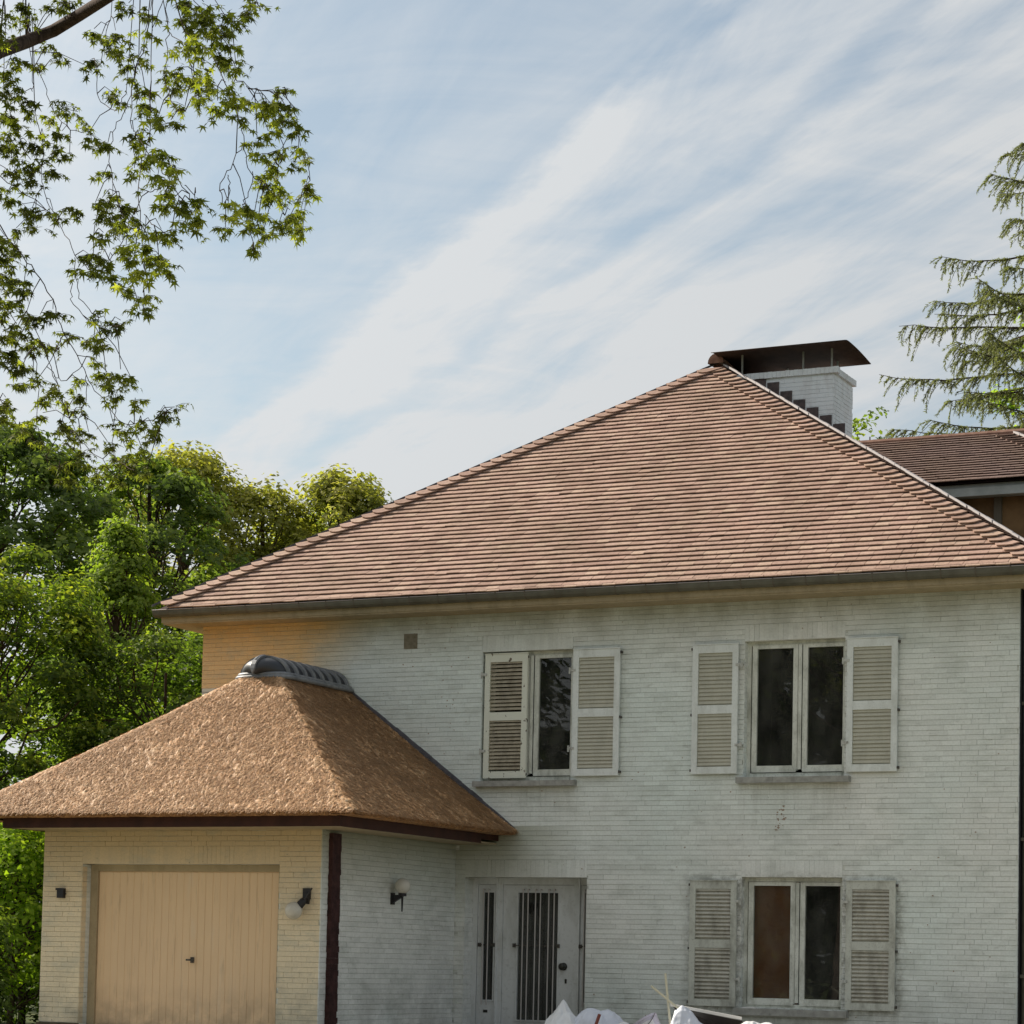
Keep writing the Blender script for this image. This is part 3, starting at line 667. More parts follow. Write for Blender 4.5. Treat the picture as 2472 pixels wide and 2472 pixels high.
# ------------------------------------------------------------------ dormer roof behind, right
DR = obj('dormer', MB().box((7.2, 6.25, 6.5), (10.3, 9.6, 7.90)), M['dwall'], HOUSE)
mb = MB(); 
for xx in (8.62, 9.42, 10.2): mb = MB(); mb.box((xx, 6.19, 6.6), (xx+.11, 6.249, 7.80)); obj('post', mb, M['dpost'], DR)
mb = MB(); mb.box((7.3, 5.93, 7.70), (10.75, 6.02, 7.82)); mb.box((7.3, 5.98, 7.82), (10.75, 6.05, 7.88)); mb.box((7.3, 6.021, 7.72), (10.72, 6.24, 7.75)); obj('fascia_board', mb, M['greyfa'], DR)
DE = Vector((6.6, 5.88, 7.90)); DS = Vector((0, 2.12, 1.12)); DL = DS.length; DS.normalize(); DN = Vector((0, -DS.z, DS.y))
DRF = obj('dormer_roof', MB().add([(6.6, 5.9, 7.88), (11.2, 5.9, 7.88), (9.2, 8.0, 9.0), (6.6, 8.0, 9.0), (6.6, 10.1, 7.88), (11.2, 10.1, 7.88)], [(0, 1, 2, 3), (3, 2, 5, 4), (1, 5, 2)]), M['under'], HOUSE)
roof_tiles(DRF, DE, Vector((1, 0, 0)), DS, DN, 2.0, DL, 4.6, keep=150, hips=(False, True), kk=1, kl=0, tm='tile_shade')
hip_tiles(DRF, DE, Vector((1, 0, 0)), DS, DN, 4.6-.02, -2.0/DL, int(DL/GA)-1, 1, tm='tile_shade')
strip(DRF, (11.2, 5.88, 7.92), (9.2, 8.0, 9.03), .045, .03, 'zinc', (0, 0, .03), 20, jag=.006)
for i in range(8):
    mb = MB(); x = 6.7+i*.34; mb.tube([(x, 8.0, 9.005), (x+.36, 8.0, 9.008)], [.10, .094], 10); obj('ridge_tile', mb, M['rtile'], DRF)

# ------------------------------------------------------------------ windows, shutters, sills
def window(x0, x1, z0, z1, g, gz, zsill=None):
    fr = MB(); ya, yb = .10, .17
    fr.box((x0+.002, ya, z0+.001), (x0+.055, yb, z1-.001)); fr.box((x1-.055, ya, z0+.001), (x1-.002, yb, z1-.001))
    fr.box((x0+.0551, ya, z1-.05), (x1-.0551, yb, z1-.001)); fr.box((x0+.0551, ya-.012, z0+.001), (x1-.0551, yb, z0+.055))
    w_ = obj('window', fr, M['frame'], HOUSE)
    gz0, gz1 = gz
    for (a, b) in g:
        s = MB(); t = .062; y0, y1 = .082, .135
        s.box((a-t, y0, gz0-t), (a, y1, gz1+.045)); s.box((b, y0, gz0-t), (b+t, y1, gz1+.045))
        s.box((a+.0001, y0, gz1), (b-.0001, y1, gz1+.045)); s.box((a+.0001, y0-.003, gz0-t), (b-.0001, y1, gz0))
        s.box((a-t+.01, y0-.012, gz0-t-.02), (b+t-.01, y0-.0001, gz0-t+.02))
        obj('sash', s, M['frame'], w_); obj('pane', MB().box((a-.002, .112, gz0-.002), (b+.002, .117, gz1+.002)), M['glass'], w_)
    m_ = MB(); xm = (g[0][1]+g[1][0])/2; m_.box((xm-.022, .07, gz0-.05), (xm+.022, .0819, gz1+.04)); obj('cover_strip', m_, M['frame'], w_)
    return w_
def curtain_room(a, b, z0, z1):
    pass
W1 = window(7.93, 9.225, 3.19, 4.875, ((8.068, 8.536), (8.722, 9.185)), (3.335, 4.785))
W2 = window(4.31, 5.60, 3.19, 4.87, ((4.45, 4.90), (5.09, 5.545)), (3.335, 4.775))
W3 = window(7.93, 9.225, .36, 1.96, ((8.062, 8.543), (8.728, 9.19)), (.485, 1.86))
obj('inner_board', MB().box((8.0, .20, .40), (8.60, .22, 1.92)), M['brownb'], W3, label='brown board behind the left pane')
for (a, b, z0, z1) in ((7.873, 9.316, 3.112, 3.186), (4.25, 5.69, 3.112, 3.182), (7.883, 9.327, .274, .356)):
    mb = MB(); n = 3
    for i in range(n): mb.box((a+(b-a)*i/n+.0015*(i > 0), -.105+random.uniform(-.002, .002), z0), (a+(b-a)*(i+1)/n, .095, z1+random.uniform(-.002, .002)))
    obj('sill', mb, M['sill'], HOUSE)
def shutter(x0, x1, z0, z1, fm, sm, hinge_side, y=-.028, flip=False, gap=True):
    H = z1-z0; st = .076; cuts = (0, .062, .468, .535, .945, 1); t = .034
    zs = [z1-H*c for c in cuts]; mb = MB(); yf = y-t
    mb.box((x0, yf, z0), (x0+st, y, z1)); mb.box((x1-st, yf, z0), (x1, y, z1))
    for a, b in ((zs[1], zs[0]), (zs[3], zs[2]), (zs[5], zs[4])): mb.box((x0+st+.0002, yf+.002, a), (x1-st-.0002, y, b))
    mb.box((x0-.004, yf-.008, z1+.001), (x1+.004, y, z1+.014))
    so = obj('shutter', mb, M[fm], HOUSE); sl = None; L_ = x1-x0-2*st-.002
    for (b_, a_) in ((zs[1], zs[2]), (zs[3], zs[4])):
        n = int((b_-a_)/.047)
        for i in range(n):
            z = a_+(i+.35)*(b_-a_)/n
            if sl is None:
                q = MB(); dy, dz = (.015, .043) if sm == 'slat' else (.024, .032)
                q.add([(0, 0, 0), (L_, 0, 0), (L_, -dy, -dz), (0, -dy, -dz), (0, .0, .007), (L_, .0, .007), (L_, -dy, -dz+.007), (0, -dy, -dz+.007)],
                      [(0, 1, 2, 3), (4, 7, 6, 5), (0, 4, 5, 1), (3, 2, 6, 7), (0, 3, 7, 4), (1, 5, 6, 2)])
                sl = q.mesh('slat'); sl.materials.append(M[sm])
            o = bpy.data.objects.new('slat', sl); COL.objects.link(o); o.parent = so
            o.location = (x0+st+.001, y-.006+random.uniform(-.0015, .0015), z+(.04 if not flip else .0)); o.rotation_euler = (random.uniform(-.06, .06), random.uniform(-.004, .004), 0)
        if not gap: obj('backing', MB().box((x0+st, y-.003, a_), (x1-st, y-.001, b_)), M[sm], so)
    for z in (z0+H*.22, z0+H*.84):      # hinge arm and pin on the wall
        xh = x1 if hinge_side > 0 else x0; s = hinge_side; q = MB()
        q.box((min(xh-.03*s, xh+.055*s), yf-.006, z-.016), (max(xh-.03*s, xh+.055*s), yf-.001, z+.016)); q.tube([(xh+.05*s, yf+.004, z-.045), (xh+.05*s, yf+.004, z+.035)], .0135, 8)
        q.box((xh+.04*s-.012, yf+.01, z-.012), (xh+.04*s+.012, .01, z+.012)); obj('hinge', q, M['hinge'], so)
    q = MB(); xo = x0-.012 if hinge_side > 0 else x1+.012
    for z in (z0+.03, z0+H*.45, z1-.06): q.box((xo-.007, yf, z), (xo+.007, .0, z+.03))
    obj('latch', q, M['iron'], so)
    return so
shutter(7.265, 7.868, 3.235, 4.84, 'shut', 'slat', 1, gap=False)
shutter(9.268, 9.90, 3.235, 4.845, 'shut', 'slat', -1, gap=False)
shutter(7.28, 7.893, .372, 1.908, 'shut_old', 'slat_old', 1, gap=False)
shutter(9.293, 9.905, .372, 1.912, 'shut_old', 'slat_old', -1, gap=False)
shutter(5.636, 6.279, 3.235, 4.844, 'shut', 'slat', -1, gap=False)
so = shutter(4.352, 4.962, 3.225, 4.835, 'peel', 'slat_brown', -1, y=.032, flip=False)
so['label'] = 'closed shutter with peeling paint and brown slats'

# ------------------------------------------------------------------ entrance
EN = MB(); y0, y1 = .235, .30
for a, b in ((4.132, 4.20), (4.475, 4.565), (5.575, 5.665), (5.83, 5.853)): EN.box((a, y0, -.02), (b, y1, 1.944))
EN.box((4.2001, y0+.004, 1.86), (5.8299, y1, 1.944)); EN.box((4.475, y0-.02, -.02), (4.50, y0-.0001, 1.944)); EN.box((5.64, y0-.02, -.02), (5.665, y0-.0001, 1.944))
EN = obj('entrance_frame', EN, M['door'], HOUSE)
def leaf(name, x0, x1, z0, z1, gx0, gx1, gz0, gz1, bars, zb0, y=.25, parent=HOUSE):
    mb = MB(); yb = y+.04
    mb.box((x0, y, z0), (gx0, yb, z1)); mb.box((gx1, y, z0), (x1, yb, z1)); mb.box((gx0+.0002, y+.001, gz1), (gx1-.0002, yb, z1)); mb.box((gx0+.0002, y+.001, z0), (gx1-.0002, yb, gz0))
    t = .02; mb.box((gx0-t, y-.012, gz0-t), (gx0, y-.0001, gz1+t)); mb.box((gx1, y-.012, gz0-t), (gx1+t, y-.0001, gz1+t)); mb.box((gx0+.0002, y-.012, gz1), (gx1-.0002, y-.0001, gz1+t)); mb.box((gx0+.0002, y-.012, gz0-t), (gx1-.0002, y-.0001, gz0))
    d = obj(name, mb, M['door'], parent)
    obj('pane', MB().box((gx0-.003, y+.018, gz0-.003), (gx1+.003, y+.023, gz1+.003)), M['glass'], d)
    for x in bars:
        q = MB(); q.tube([(x, y-.045, zb0), (x, y-.045, gz1+.05)], .0085, 8); q.box((x-.006, y-.045, gz1+.03), (x+.006, y, gz1+.045)); obj('bar', q, M['bar'], d)
    q = MB(); q.box((gx0-.045, y-.040, 1.068), (gx1+.02, y-.034, 1.082)); q.box((gx0-.055, y-.045, 1.05), (gx0-.02, y-.013, 1.10)); q.box((gx1+.005, y-.045, 1.05), (gx1+.035, y-.013, 1.10)); obj('crossbar', q, M['iron'], d)
    return d
D = leaf('front_door', 4.57, 5.57, -.02, 1.855, 4.785, 5.353, .12, 1.757, (4.871, 4.942, 5.048, 5.118, 5.236, 5.312), .08)
mb = MB(); mb.sphere((5.444, .185, .815), .046, 16, 10, (1, .7, 1)); mb.tube([(5.444, .25, .815), (5.444, .19, .815)], .02, 10); mb.tube([(5.444, .249, .815), (5.444, .240, .815)], .05, 16); obj('knob', mb, M['knob'], D, smooth=True)
mb = MB(); mb.tube([(5.478, .249, .645), (5.478, .238, .645)], .014, 10); mb.box((5.466, .238, .60), (5.490, .249, .64)); obj('keyhole', mb, M['knob'], D)
L1 = leaf('side_light', 4.205, 4.47, -.02, 1.855, 4.285, 4.437, .365, 1.757, (4.30, 4.372), .30)
mb = MB(); mb.box((4.31, .242, .20), (4.37, .2499, .235)); obj('door_bell', mb, M['knob'], L1)
leaf('side_light', 5.67, 5.828, -.02, 1.855, 5.72, 5.80, .365, 1.757, (5.735, 5.765), .30)
mb = MB(); mb.box((4.0, -.35, -.22), (6.0, .232, -.02)); obj('threshold', mb, M['sill'], HOUSE)

# ------------------------------------------------------------------ garage wing
GAR = empty('garage_wing'); tag(GAR, 'low brick garage wing with thatched hip roof in front of the tall house', 'garage')
GX, GY, GZ = 3.988, -3.443, 2.40
mb = MB(); wall_mb(mb, 0, GX-.008, -.3, GZ, [(.585, 3.41, -.02, 1.955)], GY+.008, GY+.25)
mb.box((GX-.25, GY+.251, -.3), (GX-.008, -.002, GZ)); mb.box((.0, GY+.251, -.3), (.24, -.002, GZ))
GW = obj('front_wall', mb, M['joint'], GAR)
GL = math.ceil((1.955+.165)/COURSE)*COURSE
lst = brick_list(GX, .0, GZ, [(.585, 3.41, -.02, GL)])
cand = [i for i, q in enumerate(lst) if abs((q[1]-q[0])-.208) < .013 and q[3]-q[2] > .06]; random.shuffle(cand)
lay(GW, lst, (0, GY+.008, 0), (1, 0, 0), (0, -1, 0), cand[:300])
lst = brick_list(-GY-.004, .0, GZ, ())
lay(GW, lst, (GX-.008, GY, 0), (0, 1, 0), (1, 0, 0))
mb = MB(); x = .585
while x < 3.40: w_ = min(.0625, 3.41-x); brick_mb(mb, (x, x+w_, 1.955, GL), (0, GY+.008, 0), (1, 0, 0), (0, -1, 0), gap=.0005, pop=.0092); x += w_
obj('lintel', mb, M['brick'], GAR, kind='stuff')
mb = MB()
for q in brick_list(.19, 0, 1.95, (), 0, .24): brick_mb(mb, q, (.585, GY+.003, 0), (0, 1, 0), (1, 0, 0), pop=.006)
obj('reveal', mb, M['brick'], GAR)
mb = MB(); mb.box((-.02, GY-.03, -.3), (.60, GY+.007, -.004)); mb.box((3.40, GY-.03, -.3), (GX+.01, GY+.007, -.004)); mb.box((GX-.007, GY+.0, -.3), (GX+.012, -.02, -.004)); obj('plinth', mb, M['plinth'], GAR)
mb = MB(); mb.box((.592, -3.27, -.02), (.70, -3.20, 1.953)); mb.box((3.30, -3.27, -.02), (3.409, -3.20, 1.953)); mb.box((.7001, -3.268, 1.872), (3.2999, -3.20, 1.953)); GF = obj('garage_door_frame', mb, M['white'], GAR)
GDo = obj('garage_door', MB().box((.70, -3.238, -.02), (3.30, -3.21, 1.871)), M['garage'], GAR)
n = 25; w_ = 2.6/n; me = None
for i in range(n):
    if me is None:
        q = MB(); q.add([(0.002, 0, 0), (.009, -.006, 0), (w_-.009, -.006, 0), (w_-.002, 0, 0), (.002, 0, 1.86), (.009, -.006, 1.86), (w_-.009, -.006, 1.86), (w_-.002, 0, 1.86)], [(0, 1, 5, 4), (1, 2, 6, 5), (2, 3, 7, 6), (4, 5, 6, 7)])
        me = q.mesh('door_strip'); me.materials.append(M['garage'])
    o = bpy.data.objects.new('door_strip', me); COL.objects.link(o); o.parent = GDo; o.location = (.70+i*w_, -3.238+random.uniform(-.0008, .0008), 0)
mb = MB(); mb.tube([(2.10, -3.25, .80), (2.10, -3.30, .80)], .012, 8); mb.box((2.045, -3.31, .79), (2.15, -3.297, .812)); mb.box((2.075, -3.256, .765), (2.125, -3.2501, .835)); obj('handle', mb, M['iron'], GDo)
mb = MB()
for i in range(38):   # brown square pipe with a rough skin
    z = 2.33-i*.07; a, b, c_ = (random.uniform(-.006, .006) for _ in range(3)); mb.box((GX+.001, -3.295+a, z-.07), (GX+.055+c_, -3.095+b, z-.0005))
obj('downpipe', mb, M['pipe'], GAR)
# roof carpentry
mb = MB(); Z0, Z1 = 2.36, 2.487
mb.box((-.13, -4.12, Z0), (4.60, -4.09, Z1)); mb.box((4.57, -4.0899, Z0), (4.60, -.50, Z1)); mb.box((-.13, -4.0899, Z0), (-.10, -.05, Z1)); mb.box((4.585, -.4999, Z0+.05), (4.60, -.004, Z1)); obj('fascia_board', mb, M['fascia'], GAR)
mb = MB(); mb.box((-.0999, -4.0899, Z0+.006), (4.5699, GY-.002, Z0+.024)); mb.box((GX+.003, GY-.001, Z0+.006), (4.5699, -.004, Z0+.024)); obj('soffit', mb, M['white'], GAR)

# ------------------------------------------------------------------ thatch
def vnoise(X, Y, sx, sy, seed):
    r = np.random.default_rng(seed); G_ = r.random((260, 260)); u = X/sx+1000; v = Y/sy+1000
    i = np.floor(u).astype(int); j = np.floor(v).astype(int); fu = u-i; fv = v-j; fu = fu*fu*(3-2*fu); fv = fv*fv*(3-2*fv)
    g = lambda a, b: G_[a % 260, b % 260]
    return (g(i, j)*(1-fu)+g(i+1, j)*fu)*(1-fv)+(g(i, j+1)*(1-fu)+g(i+1, j+1)*fu)*fv-.5
TX0, TX1, TY0, TZE, TS = -.87, 4.86, -4.30, 2.515, .742
def thatch_h(X, Y):
    a = X-TX0; b = TX1-X; c = Y-TY0; k = 16.
    m = -np.log(np.exp(-k*a)+np.exp(-k*b)+np.exp(-k*c))/k
    sag = -.035*np.sin(np.clip(m/2.6, 0, 1)*pi)
    return TZE+TS*np.minimum(m, 2.84)+sag+.03
def thatch():
    st = .0145; xs = np.arange(TX0, TX1+1e-6, st); ys = np.arange(TY0, -.004, st); X, Y = np.meshgrid(xs, ys)
    front = ((Y-TY0) < np.minimum(X-TX0, TX1-X)).astype(float)
    H = thatch_h(X, Y)
    d1 = vnoise(X+.3*Y, Y-.2*X, .017, .055, 1)*.026+vnoise(X-.25*Y, Y, .035, .09, 2)*.014
    d2 = vnoise(X-.2*Y, Y+.3*X, .055, .017, 3)*.024+vnoise(X, Y-.25*X, .09, .035, 4)*.014
    d = d1*front+d2*(1-front)+vnoise(X, Y, .35, .35, 5)*.010+vnoise(X, Y, .012, .014, 6)*.012
    Z = H+d*1.0
    ex = vnoise(X, Y, .03, .03, 7)*.02
    edge = (Y < TY0+st*1.5); Y2 = Y+np.where(edge, ex, 0); X2 = X+np.where((X > TX1-st*1.5), ex, 0)
    V = np.stack([X2.ravel(), Y2.ravel(), Z.ravel()], 1); nx, ny = len(xs), len(ys)
    i = (np.arange(nx-1)[None, :]+nx*np.arange(ny-1)[:, None]).ravel(); F = np.stack([i, i+1, i+1+nx, i+nx], 1)
    vy = np.clip(.5+d[:-1, :-1].ravel()*16+RNG.normal(0, .12, len(F)), 0, 1)
    # butt of the thatch: edges folded down and in
    V = list(map(tuple, V)); Fl = [tuple(f) for f in F]; vy = list(vy)
    def skirt(idx, inx, iny):
        rows = [idx]
        for dz, k in ((.012, .004), (.03, .05), (.015, .30)):
            row = []
            for q in idx:
                p = V[q]; row.append(len(V)); V.append((p[0]+inx*k, p[1]+iny*k, (TZE-dz+random.uniform(-.012, .012)) if k < .2 else TZE-.03))
            rows.append(row)
        for a, b in zip(rows[:-1], rows[1:]):
            for j in range(len(a)-1): Fl.append((a[j], b[j], b[j+1], a[j+1])); vy.append(random.uniform(.05, .5))
    skirt(list(range(nx)), 0, 1); skirt([k*nx+nx-1 for k in range(ny)], -1, 0); skirt([k*nx for k in range(ny-1, -1, -1)], 1, 0)
    o = link('thatched_roof', np_mesh('thatched_roof', np.array(V), np.array(Fl), vy, False), M['thatch'], GAR); return o
TH = thatch()
def straws(n):
    x = RNG.uniform(TX0, TX1, n); y = RNG.uniform(TY0, -.02, n); z = thatch_h(x, y)
    a, b, c = x-TX0, TX1-x, y-TY0; m = np.minimum(np.minimum(a, b), c)
    dx = np.where(m == a, -1., np.where(m == b, 1., 0.)); dy = np.where(m == c, -1., 0.)
    # direction runs down the slope and a little out of it
    dz = -TS+.26+RNG.normal(0, .10, n); ang = RNG.normal(0, .36, n)
    ddx = dx*np.cos(ang)-dy*np.sin(ang); ddy = dx*np.sin(ang)+dy*np.cos(ang); dz = dz*np.cos(ang)
    D_ = np.stack([ddx, ddy, dz], 1); D_ /= np.linalg.norm(D_, axis=1)[:, None]
    N_ = np.stack([dx*TS, dy*TS, np.ones(n)], 1); N_ /= np.linalg.norm(N_, axis=1)[:, None]
    T_ = np.cross(D_, N_); T_ /= np.linalg.norm(T_, axis=1)[:, None]
    L_ = RNG.uniform(.04, .11, n)[:, None]; w_ = RNG.uniform(.0016, .0038, n)[:, None]
    P = np.stack([x, y, z-.004+RNG.normal(0, .004, n)], 1)
    V = np.stack([P-T_*w_, P+T_*w_, P+D_*L_+T_*w_*.8, P+D_*L_-T_*w_*.8], 1).reshape(-1, 3)
    F = np.arange(4*n).reshape(n, 4); vy = np.clip(RNG.beta(2.2, 2.0, n), 0, 1)
    return link('straw', np_mesh('straw', V, F, vy), M['thatch'], TH)
straws(190000)['kind'] = 'stuff'
# eave fringe
def fringe():
    P = []; 
    n = 5200; t = RNG.random(n); 
    V = []; vy = []
    for i in range(n):
        if i % 10 < 6: p = Vector((TX0+(TX1-TX0)*t[i], TY0+random.uniform(-.012, .03), TZE+random.uniform(-.02, .03))); d = Vector((random.gauss(0, .22), -1, -.8+random.gauss(0, .2)))
        else: p = Vector((TX1+random.uniform(-.03, .012), TY0*t[i], TZE+random.uniform(-.02, .03))); d = Vector((1, random.gauss(0, .22), -.8+random.gauss(0, .2)))
        d = d.normalized(); s = d.cross(Vector((0, 0, 1))).normalized()*.004; L_ = random.uniform(.012, .03); V += [p-s, p+s, p+d*L_+s, p+d*L_-s]; vy.append(random.uniform(.1, .8))
    return link('straw_fringe', np_mesh('straw_fringe', np.array([tuple(q) for q in V]), np.arange(4*n).reshape(n, 4), vy), M['thatch'], TH)
fringe()['kind'] = 'stuff'
# ridge cap: ribbed half barrel with a domed front
def ridge_cap():
    yb, yf, zc, rx, rz, ry = -.01, -1.58, 4.45, .36, .255, .32
    def pt(s, t, k=1.0):       # s>=0: barrel position along y, s<0: dome angle
        if s >= 0: return Vector((1.99+rx*k*cos(t), yf+(yb-yf)*s, zc+rz*k*sin(t)))
        a = -s*pi/2
        return Vector((1.99+rx*k*cos(t)*cos(a)**.8, yf-ry*k*sin(a)*(.55+.45*abs(sin(t))), zc+rz*k*sin(t)*cos(a)**.8))
    mb = MB(); S_ = [-1+i/8 for i in range(8)]+[i/16 for i in range(17)]; T_ = [pi*j/20 for j in range(21)]
    vs = [pt(s, t, .93) for s in S_ for t in T_]; k = len(T_)
    mb.add(vs, [(i*k+j, i*k+j+1, (i+1)*k+j+1, (i+1)*k+j) for i in range(len(S_)-1) for j in range(k-1)])
    cap = obj('ridge_cap', mb, M['panel'], GAR, smooth=True)
    def band(pts, w):      # pts list of (point, normal-ish outward, along)
        q = MB(); vs = []
        for p, out, al in pts: vs += [p-al*w/2, p-al*w/2+out*.03, p+al*w/2+out*.03, p+al*w/2]
        n = len(pts); q.add(vs, [(4*i+c, 4*i+c+1, 4*i+5+c, 4*i+4+c) for i in range(n-1) for c in range(3)]+[(0, 1, 2, 3), (4*n-1, 4*n-2, 4*n-3, 4*n-4)]); return q
    for i in range(8):
        s = i/7*.97; A = []
        for t in T_: p = pt(s, t, .93); out = Vector((cos(t), 0, sin(t)*1.2)).normalized(); A.append((p, out, Vector((0, 1, 0))))
        obj('rib', band(A, .062), M['ridge'], cap)
    for t in (pi*.5,):
        A = []
        for s in S_[:9]:
            p = pt(s, t, .93); al = (pt(s, t+.1, .93)-pt(s, t-.1, .93)).normalized(); out = (p-Vector((1.99, yf, zc))).normalized(); A.append((p, out, al))
        obj('rib', band(A, .062), M['ridge'], cap)
    # foot flange all round
    A = []
    path = [pt(1-i/10, 0, 1.) for i in range(11)]+[pt(-i/8, 0, 1.) for i in range(1, 9)]+[pt(-1+i/8, pi, 1.) for i in range(1, 8)]+[pt(i/10, pi, 1.) for i in range(11)]
    q = MB(); q.tube([p+Vector((0, 0, .005)) for p in path], .034, 8); q.tube([p+Vector((0, 0, -.03))+(p-Vector((1.99, p.y if p.y > yf else yf, p.z)))*.10 for p in path], .03, 8); obj('flange', q, M['ridge'], cap, smooth=True)
    q = MB(); q.tube([pt(-.55+i/16, pi/2, 1.0) if i < 9 else pt((i-9)/8*.97, pi/2, 1.0) for i in range(18)], .02, 8); obj('crest', q, M['ridge'], cap, smooth=True)
ridge_cap()
def wall_flash():
    mb = MB(); pts = [(2.02, 4.60), (2.30, 4.46), (2.9, 4.02), (3.6, 3.50), (4.2, 3.05), (4.84, 2.56)]
    for (a, b), (c, d) in zip(pts[:-1], pts[1:]):
        n = 4
        for i in range(n):
            x0 = a+(c-a)*i/n; x1 = a+(c-a)*(i+1)/n; z0 = b+(d-b)*i/n; z1 = b+(d-b)*(i+1)/n; j = random.uniform(0, .012)
            mb.add([(x0, -.03, z0-.06), (x1, -.03, z1-.06), (x1, -.022, z1+.015+j), (x0, -.022, z0+.015+j), (x0, -.003, z0-.06), (x1, -.003, z1-.06), (x1, -.003, z1+.015+j), (x0, -.003, z0+.015+j)], [(0, 1, 2, 3), (4, 7, 6, 5), (3, 2, 6, 7), (0, 3, 7, 4), (1, 5, 6, 2)])
    obj('flashing', mb, M['lead'], GAR)
wall_flash()

# ------------------------------------------------------------------ lamps and small fixtures
def lamp_side():
    r = empty('wall_lamp', (GX, -1.72, 1.60)); tag(r, 'upright globe lamp on black bracket fixed to the shaded garage side wall', 'wall lamp', 'globe lamps on the garage')
    q = MB(); q.box((GX+.001, -1.755, 1.535), (GX+.03, -1.685, 1.68)); q.add([(GX+.03, -1.745, 1.56), (GX+.03, -1.695, 1.56), (GX+.16, -1.695, 1.635), (GX+.16, -1.745, 1.635), (GX+.03, -1.745, 1.655), (GX+.03, -1.695, 1.655), (GX+.16, -1.695, 1.655), (GX+.16, -1.745, 1.655)], [(0, 1, 2, 3), (4, 7, 6, 5), (0, 4, 5, 1), (2, 6, 7, 3), (0, 3, 7, 4), (1, 5, 6, 2)])
    q.tube([(GX+.15, -1.72, 1.64), (GX+.15, -1.72, 1.675)], .052, 14); rel(obj('bracket', q, M['black']), r)
    q = MB(); q.tube([(GX+.15, -1.72, 1.645), (GX+.15, -1.72, 1.46), (GX+.15, -1.72, 1.445)], [.015, .010, .004], 8); rel(obj('spike', q, M['black']), r)
    rel(obj('globe', MB().sphere((GX+.15, -1.72, 1.765), .098, 28, 18), M['globe'], smooth=True), r)
lamp_side()
def lamp_front():
    r = empty('wall_lamp', (3.80, GY, 1.62)); tag(r, 'broken globe lamp hanging head down beside the beige garage door', 'wall lamp', 'globe lamps on the garage')
    q = MB(); q.box((3.752, GY-.03, 1.545), (3.848, GY-.001, 1.67)); q.obox((3.775, GY-.06, 1.50), (.06, 0, -.015), (0, .05, 0), (.02, .0, .12)); rel(obj('bracket', q, M['black']), r)
    q = MB(); q.tube([(3.735, GY-.13, 1.425), (3.80, GY-.09, 1.52), (3.815, GY-.085, 1.545)], [.052, .045, .03], 14); rel(obj('holder', q, M['black']), r)
    q = MB(); q.tube([(3.80, GY-.09, 1.50), (3.93, GY-.12, 1.67)], [.018, .008], 8); rel(obj('spike', q, M['black']), r)
    rel(obj('globe', MB().sphere((3.70, GY-.14, 1.405), .104, 28, 18), M['globe'], smooth=True), r)
lamp_front()
r = empty('wall_socket', (.30, GY, 1.59)); tag(r, 'small black lamp socket left of the garage door', 'wall socket')
q = MB(); q.box((.25, GY-.055, 1.53), (.345, GY-.001, 1.65)); q.box((.235, GY-.062, 1.625), (.35, GY-.0551, 1.652)); rel(obj('socket_box', q, M['black']), r)
rel(obj('screw', MB().tube([(.345, GY-.03, 1.585), (.372, GY-.03, 1.58)], .008, 6), M['black']), r)

# ------------------------------------------------------------------ rubbish heap before the house
def crumple(name, c0, ext, peaks, m, label, seed, group=None):
    """slack plastic: taut folds running down from each peak (x, y, z, steepness, roundness)"""
    rg = np.random.default_rng(seed); n = 56; g = np.linspace(-1, 1, n); U_, V_ = np.meshgrid(g, g)
    X = c0[0]+U_*ext[0]; Y = c0[1]+V_*ext[1]; Z = np.full(X.shape, -9.)
    for (px_, py_, pz_, k, rd) in peaks:
        dx = X-px_; dy = Y-py_; d = np.sqrt(dx*dx+dy*dy)+1e-6; th = np.arctan2(dy, dx); f = 0
        for q in range(4): nn = rg.integers(3, 11); f = f+np.abs(np.sin(th*nn/2+rg.uniform(0, 6)))*rg.uniform(.06, .16)
        Z = np.maximum(Z, pz_-k*(d**rd)*(1+f-.2))
    e = np.maximum(np.abs(U_), np.abs(V_)); Z = Z-np.clip(e-.75, 0, 1)*1.6
    cr = np.abs(vnoise(X+.3*Y, Y, .06, .16, seed))+np.abs(vnoise(X, Y-.4*X, .13, .05, seed+1)); Z = Z-cr*.028
    Z = np.maximum(Z, -.24); V = np.stack([X.ravel()+rg.normal(0, .002, X.size), Y.ravel(), Z.ravel()], 1)
    i = (np.arange(n-1)[None, :]+n*np.arange(n-1)[:, None]).ravel(); F = np.stack([i, i+1, i+1+n, i+n], 1)
    o = link(name, np_mesh(name, V, F, np.full(len(F), .5), True), M[m]); tag(o, label, 'rubbish bag', group); return o
GB = 'white rubbish bags before the house'
crumple('rubbish_bag', (6.98, -3.0), (.30, .34), [(6.925, -3.0, .47, 1.25, .95), (6.85, -2.98, .33, 1.3, 1.3), (7.02, -3.05, .34, 1.2, 1.2)], 'bag', 'tall pointed white bag in front of the front door', 4, GB)
crumple('rubbish_bag', (7.34, -2.9), (.34, .34), [(7.26, -2.95, .37, 2.6, 1.9), (7.40, -2.85, .36, 2.2, 1.7), (7.14, -3.0, .30, 1.5, 1.2)], 'bagb', 'rounded white bag with a red stick, right of the pointed bag', 9, GB)
crumple('rubbish_bag', (7.80, -3.1), (.28, .3), [(7.72, -3.1, .235, 2.2, 1.6), (7.86, -3.05, .22, 2.2, 1.6)], 'bag', 'low crumpled white bag left of the plastic bucket', 21, GB)
crumple('rubbish_bag', (8.56, -3.1), (.30, .3), [(8.41, -3.08, .43, 2.4, 1.5), (8.50, -3.1, .37, 1.6, 1.2), (8.62, -3.1, .26, 1.4, 1.2)], 'bagb', 'white sack with a folded tip leaning on the black board', 33, GB)
